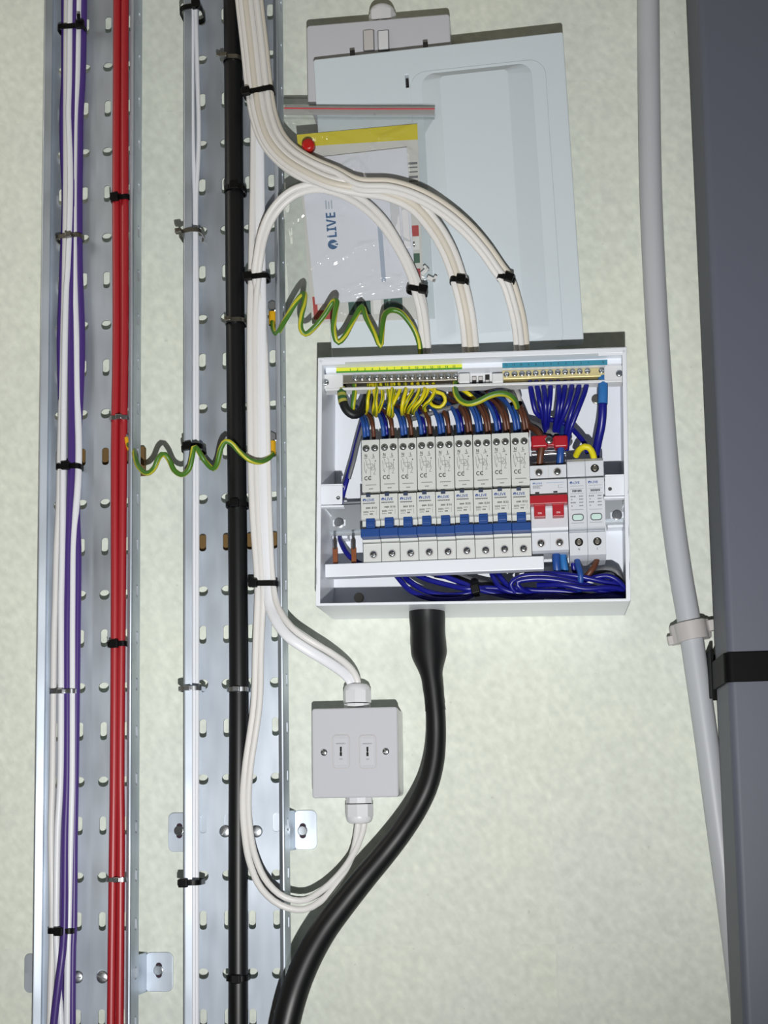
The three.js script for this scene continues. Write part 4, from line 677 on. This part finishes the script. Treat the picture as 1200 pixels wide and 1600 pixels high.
// meter tails clamp above the main switch
{
  const c = at(858, 692, 50), t = thing('tail_clamp', 'red plastic clamp with a screw above the red isolator', 'clamp', c);
  for (const u of [843, 876]) { const p = at(u, 692, 50).sub(c); part(t, 'red_sleeve', rbox(u < 860 ? 16.5 : 14, 12.4, 13, 2.2), M.redPlastic, p); }
  part(t, 'bridge', rbox(30, 8, 10, 1), M.redPlastic, P(0, 0, 0)); part(t, 'screw', headGeo(4.2), M.screw, P(0, 1, 5.2));
  for (const [v, h] of [[708, 4.2], [725, 4]]) part(t, 'guide_bar', rbox(35, h, 3, 1), M.steel, at(857.5, v, 34).sub(c));
}

// ---------------------------------------------------------------- wiring inside the unit
const wire = (name, pts, r, mat, label, group, o = {}) => solo(name, sweep(path(pts), r, r, { step: 0.004, m: 9, ...o }), mat, label, 'wire', group);
{
  const c3 = (X, Y2, h) => [770 + X / 5.217, 530 + Y2 / 5.217, h];
  const N = 'blue neutral wires from the neutral bar';
  const list = [
    [[302, 345, 56], [312, 420, 58], [328, 510, 58], [355, 600, 54], [420, 645, 46], [520, 665, 42], [610, 700, 42], [690, 775, 44], [750, 850, 46], [775, 930, 46]],
    [[355, 345, 56], [368, 430, 60], [385, 520, 60], [405, 610, 54], [420, 700, 44], [425, 760, 36]],
    [[408, 345, 56], [420, 430, 62], [430, 520, 63], [432, 610, 58], [430, 700, 48], [432, 760, 38]],
    [[472, 345, 56], [470, 430, 60], [463, 520, 60], [452, 610, 55], [444, 700, 46], [442, 760, 36]],
    [[530, 345, 56], [540, 430, 62], [537, 520, 63], [524, 620, 58], [508, 710, 48], [500, 780, 38]],
    [[592, 345, 56], [583, 430, 60], [566, 520, 60], [542, 620, 54], [520, 710, 44], [512, 780, 36]],
    [[648, 345, 56], [638, 430, 62], [612, 530, 62], [574, 630, 56], [538, 710, 47], [520, 790, 38]],
    [[708, 345, 56], [693, 430, 60], [665, 520, 62], [632, 620, 60], [608, 710, 54], [598, 800, 46], [596, 880, 38]],
    [[770, 345, 56], [750, 430, 60], [712, 530, 62], [668, 640, 60], [634, 730, 56], [612, 810, 48], [602, 900, 38]]];
  list.forEach((p, i) => wire('neutral_wire', p.map(q => c3(...q)), 2.6, M.navy, `dark blue wire, ${ord[i]} from the left under the neutral bar`, N));
  const mt = thing('neutral_tail', 'thickest blue cable dropping from the right end of the neutral bar', 'wire', at(941, 596, 56));
  const mp = [[897, 300, 55], [898, 380, 60], [897, 460, 62], [895, 530, 62], [893, 620, 60], [882, 720, 56], [860, 820, 50], [842, 920, 42], [836, 1000, 36]].map(q => at(...c3(...q)).sub(mt.position));
  part(mt, 'core', sweep(mp, 4.3, 4.3, { m: 14, step: 0.004 }), M.navy); part(mt, 'sleeve', sweep(mp.slice(0, 4), 4.9, 4.9, { m: 14, n: 14 }), M.sleeve, undefined, 'lighter blue sleeve');
  wire('surge_earth_wire', [[900, 712, 50], [905, 703, 58], [912, 698, 62], [920, 699, 62], [926, 708, 58], [929, 720, 52]], 3.2, M.yellowSleeve, 'short yellow wire arching over the top of the surge modules', null);
}
{
  // earths
  const E2 = 'earth wires under the earth bar';
  const spec = [[576, 574, 640], [582, 584, 641], [588, 588, 643], [595, 594, 640], [604, 607, 643], [612, 612, 646], [616, 612, 644], [623, 610, 646], [633, 628, 642], [644, 632, 640], [653, 640, 641], [661, 648, 640], [667, 652, 638], [677, 663, 638]];
  spec.forEach(([u, e, v], i) => {
    const bow = rr(-3, 4), z = 58 + (i % 3) * 2.2;
    wire('earth_wire', [[u, 600, 56], [u + 1 + bow * 0.4, 610, z + 2], [(u + e) / 2 + bow, 624, z + 4], [e, v - 4, z], [e - 1 + rr(-2, 3), v + 4, z - 12], [e + rr(-3, 3), v + 6, z - 34], [e + rr(-2, 4), v - 4, 12]], 2.0, M.earthBright, `yellow earth wire, number ${['one', 'two', 'three', 'four', 'five', 'six', 'seven', 'eight', 'nine', 'ten', 'eleven', 'twelve', 'thirteen', 'fourteen'][i]} counting from the left below the earth bar`, E2, { twist: 5, phase: rr(0, 1) });
  });
  wire('earth_wire', [[668, 602, 54], [680, 612, 62], [692, 616, 62], [696, 626, 60], [688, 636, 58], [676, 634, 58], [670, 626, 56]], 2.0, M.earthBright, 'small closed loop of yellow earth wire right of the other earths', E2, { twist: 5 });
  wire('earth_wire', [[553.5, 600, 56], [554, 612, 60], [552.5, 626, 60], [551, 640, 56], [551, 652, 46]], 2.6, M.earth, 'lone bright green earth wire near the left end of the bar', E2, { twist: 1 });
  const big = thing('main_earth', 'thick black and green sleeved earth cable hanging in a loop at upper left', 'wire', at(533, 600, 56));
  const bp = [[533.5, 598, 54], [534, 612, 60], [536, 628, 62], [542, 641, 62], [552, 648, 60], [563, 644, 56], [570, 630, 50], [575, 614, 40], [578, 604, 30]].map(q => at(...q).sub(big.position));
  part(big, 'sheath', sweep(bp, 4.4, 4.4, { m: 14, step: 0.003 }), M.blackRough);
  for (const [a, b] of [[0.10, 0.135], [0.165, 0.20], [0.235, 0.27], [0.055, 0.075]]) { const c = new THREE.CatmullRomCurve3(bp, false, 'centripetal'); part(big, 'sleeve_band', sweep([c.getPointAt(a), c.getPointAt((a + b) / 2), c.getPointAt(b)], 4.7, 4.7, { m: 14, n: 4 }), a < 0.1 ? M.blackRough : std(a > 0.2 ? 0xa9a24a : 0x9c9a44, 0.5), undefined, 'yellow band'); }
  for (const [a, b] of [[0.135, 0.165], [0.20, 0.235]]) { const c = new THREE.CatmullRomCurve3(bp, false, 'centripetal'); part(big, 'sleeve_band', sweep([c.getPointAt(a), c.getPointAt((a + b) / 2), c.getPointAt(b)], 4.65, 4.65, { m: 14, n: 4 }), std(0x2f5a2c, 0.5), undefined, 'green band'); }
  wire('earth_wire', [[711.5, 599, 56], [711, 608, 62], [714, 619, 66], [722, 628, 68], [734, 631, 70], [748, 627, 71], [764, 619, 72], [778, 615, 72], [792, 616, 70], [803, 624, 64], [808, 636, 52]], 3.1, M.earth, 'long green and yellow wire sweeping right over the brown and blue tails', E2, { twist: 2, phase: 0.3 });
  wire('earth_wire', [[716, 606, 40], [724, 610, 46], [733, 616, 48], [742, 624, 44]], 2.2, M.earthBright, 'short yellow earth wire tucked behind the long sweeping one', E2, { twist: 4 });
}
{
  // tails into the pods
  const T = 'blue and brown tails above the breakers';
  const px = i => 562.5 + 29.45 * i;
  for (let i = 0; i < 9; i++) {
    const top = 686 - i * 1.1, u = px(i), k = i / 8;
    const arc = (x, dx, z, up) => [[x, top + 6, 44], [x + 0.5, top - 6, z - 2], [x - 1 - 2 * k, top - 20 - 6 * k, z + 2], [x - 5 - 8 * k, top - 34 - 13 * k, z - 4], [x - 14 - 16 * k + dx, top - 44 - 16 * k, z - 20], [x - 26 - 18 * k + dx, top - 48 - 16 * k - up, 14]];
    wire('neutral_core', arc(u + 7, 0, 52, 0), 2.2, M.blue, `blue core into the left terminal of the ${ord[i]} breaker`, T);
    wire('neutral_core', arc(u + 12, 4, 46, 6), 2.1, i % 2 ? M.navy : M.blue, `second blue core behind, into the ${ord[i]} breaker`, T);
    wire('live_core', arc(u + 21, -2, 51, 2), 2.1, M.brown, `brown core into the right terminal of the ${ord[i]} breaker`, T);
    if (i > 4) wire('live_core', arc(u + 25.5, 5, 45, 8), 2.1, M.brown, `second brown core behind, into the ${ord[i]} breaker`, T);
  }
  const sh = 'grey sheathed tails';
  cable('sheathed_tail', [[642, 655, 40], [660, 650, 46], [690, 641, 48], [716, 634, 44], [735, 628, 34]], 0, 2.6, 2.6, M.grey, 'grey cable lying across the blue cores behind the yellow earths', sh);
  cable('sheathed_tail', [[584, 618, 24], [577, 640, 36], [568, 664, 40], [559, 694, 40], [553, 720, 40], [545, 748, 36]], 0, 2.2, 2.2, M.grey, 'grey cable passing down the left side of the first breaker', sh);
  cable('sheathed_tail', [[590, 612, 24], [583, 636, 34], [576, 658, 38], [572, 684, 42]], 0, 2.4, 2.4, M.grey, 'grey cable stub just above the first breaker', sh);
  wire('link_wire', [[566, 660, 30], [558, 690, 34], [551, 718, 36], [543, 746, 36], [537, 768, 34], [531, 800, 12], [530, 830, 12], [534, 850, 30], [543, 866, 36], [554, 876, 38], [570, 884, 36]], 2.6, M.navy, 'dark blue wire curving down the left of the breaker row behind the rail', null);
  for (const [i, p] of [[[806, 632, 52], [803, 622, 46], [797, 610, 36], [792, 596, 26]], [[812, 630, 50], [810, 620, 44], [806, 608, 34], [802, 594, 26]], [[799, 632, 48], [795, 622, 42], [789, 612, 34], [784, 598, 26]]].entries()) cable('sheath_end', p, 0, 2.9, 2.9, M.cableWhite, `white cut sheath end above the ninth breaker, ${['middle', 'right', 'left'][i]} of three`, 'cut white sheath ends');
  cable('meter_tail', [[816, 640, 24], [826, 664, 34], [838, 672, 46], [845, 682, 52], [846, 700, 52], [844, 716, 50], [843, 732, 46]], 0, 3.4, 3.4, M.brown, 'thick brown tail through the red clamp into the isolator', 'tails into the isolator');
  cable('meter_tail', [[880, 660, 26], [879, 676, 40], [877, 690, 50], [876, 706, 52], [875, 720, 50], [874, 734, 46]], 0, 3.7, 3.7, M.blue, 'blue tail through the red clamp into the isolator', 'tails into the isolator');
  cable('meter_tail', [[826, 660, 26], [845, 668, 36], [862, 676, 40], [878, 684, 38], [890, 692, 30]], 0, 4.2, 4.2, M.grey, 'grey tube painting in the shadow behind the red clamp', 'tails into the isolator');  // grey tube takes the place of a shadow on the back panel
  // below the devices
  cable('lower_tail', [[869, 856, 44], [869, 872, 50], [870, 888, 50], [873, 904, 46], [878, 922, 40]], 0, 4.0, 4.0, M.blue, 'bright blue tail leaving the underside of the red isolator, left of two', 'tails under the devices');
  cable('lower_tail', [[879, 858, 40], [880, 876, 44], [883, 892, 44], [884, 910, 40]], 0, 3.8, 3.8, M.sleeve, 'bright blue tail leaving the underside of the red isolator, right of two', 'tails under the devices');
  cable('lower_tail', [[900, 866, 46], [903, 882, 56], [907, 896, 60], [907, 910, 58], [904, 924, 50]], 0, 3.0, 3.0, M.blue, 'light blue tail under the neutral surge module', 'tails under the devices');
  cable('lower_tail', [[934, 868, 46], [930, 882, 54], [922, 894, 56], [912, 905, 52], [904, 916, 44]], 0, 2.9, 2.9, M.brown, 'brown tail slanting away under the live surge module', 'tails under the devices');
  cable('lower_tail', [[898, 866, 38], [896, 884, 40], [900, 900, 36]], 0, 2.6, 2.6, M.navy, 'dark blue tail half hidden under the neutral surge module', 'tails under the devices');
  // coil of blue flexes at the bottom
  const C = 'coiled dark blue wires along the bottom of the unit';
  const coil = [
    [[[614, 892, 40], [624, 905, 48], [640, 922, 52], [664, 933, 54], [700, 937, 54], [736, 931, 52], [742, 922, 50], [780, 926, 48], [820, 930, 44]], 'leftmost strand of the blue coil, curling lowest at the front'],
    [[[626, 894, 40], [640, 908, 46], [664, 923, 50], [700, 930, 52], [735, 926, 52], [744, 920, 50], [790, 920, 50], [840, 926, 48]], 'second strand of the blue coil from the left, over the first'],
    [[[640, 892, 38], [664, 904, 46], [700, 914, 50], [732, 920, 54], [746, 918, 52], [786, 930, 46], [850, 934, 44]], 'blue strand crossing the coil tie from above'],
    [[[660, 892, 36], [690, 899, 46], [720, 910, 50], [740, 918, 52], [748, 921, 52], [776, 928, 52], [820, 936, 50]], 'blue strand dropping from behind the white strip mid-way left'],
    [[[766, 888, 40], [772, 904, 50], [782, 918, 54], [804, 926, 54], [840, 928, 52]], 'short blue strand dropping straight from behind the strip'],
    [[[774, 888, 38], [782, 902, 48], [796, 916, 52], [830, 922, 54], [880, 924, 54], [930, 932, 50], [975, 934, 44]], 'blue strand passing under the right bunch'],
    [[[836, 934, 44], [806, 926, 54], [798, 912, 58], [812, 902, 58], [850, 899, 58], [890, 906, 58], [930, 918, 56], [971, 926, 46]], 'blue strand forming the left loop of the right bunch'],
    [[[850, 932, 46], [814, 920, 60], [808, 910, 62], [830, 905, 62], [866, 906, 62], [904, 914, 60], [948, 926, 54], [973, 932, 46]], 'blue strand inside the left loop of the right bunch'],
    [[[820, 898, 44], [860, 896, 54], [900, 900, 58], [940, 908, 56], [968, 914, 50], [975, 924, 40]], 'uppermost blue strand of the right bunch'],
    [[[840, 914, 54], [880, 914, 64], [915, 920, 64], [950, 918, 60], [972, 922, 52], [975, 932, 42]], 'front blue strand along the middle of the right bunch'],
    [[[812, 934, 48], [850, 931, 58], [900, 934, 60], [940, 930, 58], [970, 934, 50], [975, 938, 42]], 'lowest blue strand of the right bunch'],
    [[[906, 908, 50], [930, 902, 56], [950, 900, 56], [966, 908, 54], [976, 922, 48], [971, 934, 40]], 'blue strand arching at the right end of the bunch']];
  for (const [p, l] of coil) wire('coiled_wire', p, 2.7, M.navy, l, C);
  cable('sheathed_tail', [[924, 900, 30], [942, 890, 36], [960, 890, 38], [968, 902, 36], [973, 916, 30]], 0, 3.2, 3.2, M.grey, 'grey cable arching behind the right end of the blue coil', sh);
  cable('sheathed_tail', [[680, 896, 22], [720, 902, 26], [750, 912, 28], [790, 920, 26]], 0, 4.4, 4.4, M.grey, 'grey cable behind the middle of the blue coil', sh);
  tie('black cable tie round the coil of blue wires in the unit', 743, 921, 51, 6, 5.5, 78, K, 0.2);
}

// ---------------------------------------------------------------- conduit pipe, its clip, the duct and its strap
{
  const pts = [[1012, -60], [1013, 0], [1014, 120], [1017, 300], [1023.5, 450], [1034, 620], [1049, 790], [1064, 900], [1078, 980], [1087, 1040], [1103, 1150], [1122.5, 1294], [1140.5, 1425], [1158, 1560], [1168, 1640]];
  solo('conduit_pipe', sweep(path(pts, 19), 11.6, 11.6, { m: 28 }), M.pipe, 'plain grey conduit pipe bending down behind the dark duct', 'pipe');
  const c = at(1080, 986, 19), t = thing('pipe_clip', 'pale plastic saddle clip holding the grey conduit pipe', 'pipe clip', V(c.x, c.y, 0), null, 0.16);
  const s = new THREE.Shape(); s.moveTo(-19 * mm, 0.3 * mm); s.lineTo(-19 * mm, 18 * mm); s.absarc(0, 19 * mm, 16 * mm, Math.PI * 0.94, Math.PI * 0.06, true); s.lineTo(19 * mm, 18 * mm); s.lineTo(19 * mm, 0.3 * mm); s.closePath();
  const hp = new THREE.Path(); hp.absarc(0, 19 * mm, 12 * mm, 0, Math.PI * 2); s.holes.push(hp);
  part(t, 'saddle', ext(s, 17, 0.8, 16).translate(0, 0, -8.5 * mm).rotateX(-Math.PI / 2).scale(1, 1, -1).rotateX(Math.PI).scale(1, 1, -1).rotateX(0), M.clip);
  part(t, 'ear', rbox(7, 9, 8, 1), M.clip, P(-20.5, -5, 14)); part(t, 'latch', rbox(6, 11, 10, 1), M.clip, P(20.5, 2, 16));
}
{
  const x0 = 160.5, w = 150, d = 82, t = thing('square_duct', 'large blue-grey square duct standing at the right side', 'duct', V((x0 + w / 2) * mm, 0.02, 0.091));
  const g = ext(rshape(w, d, 7), 2360, 0, 8).rotateX(-Math.PI / 2);
  part(t, 'duct_body', g, M.duct);
  const y = (at(1150, 1042, 135).y - 0.02), hgt = (at(1150, 1020, 135).y - at(1150, 1065, 135).y) * 1000;
  const b = thing('duct_strap', 'wide black strap clamped round the blue-grey duct', 'strap', V((x0 + w / 2) * mm, y + 0.02, 0.091));
  const s = rshape(w + 6, d + 6, 8); s.holes.push(hole(w + 0.6, d + 0.6, 7, 0, 0));
  part(b, 'band', ext(s, hgt, 0.5, 8).rotateX(-Math.PI / 2).translate(0, -hgt / 2 * mm, 0), M.strap);
  part(b, 'wall_plate', rbox(3, 46, 50, 0.8), M.strap, P(-w / 2 - 2.2, 3, -64.5));
  part(b, 'wall_foot', rbox(16, 46, 3, 0.8), M.strap, P(-w / 2 + 6, 3, -89.2));
}
renderer.render(scene, camera);
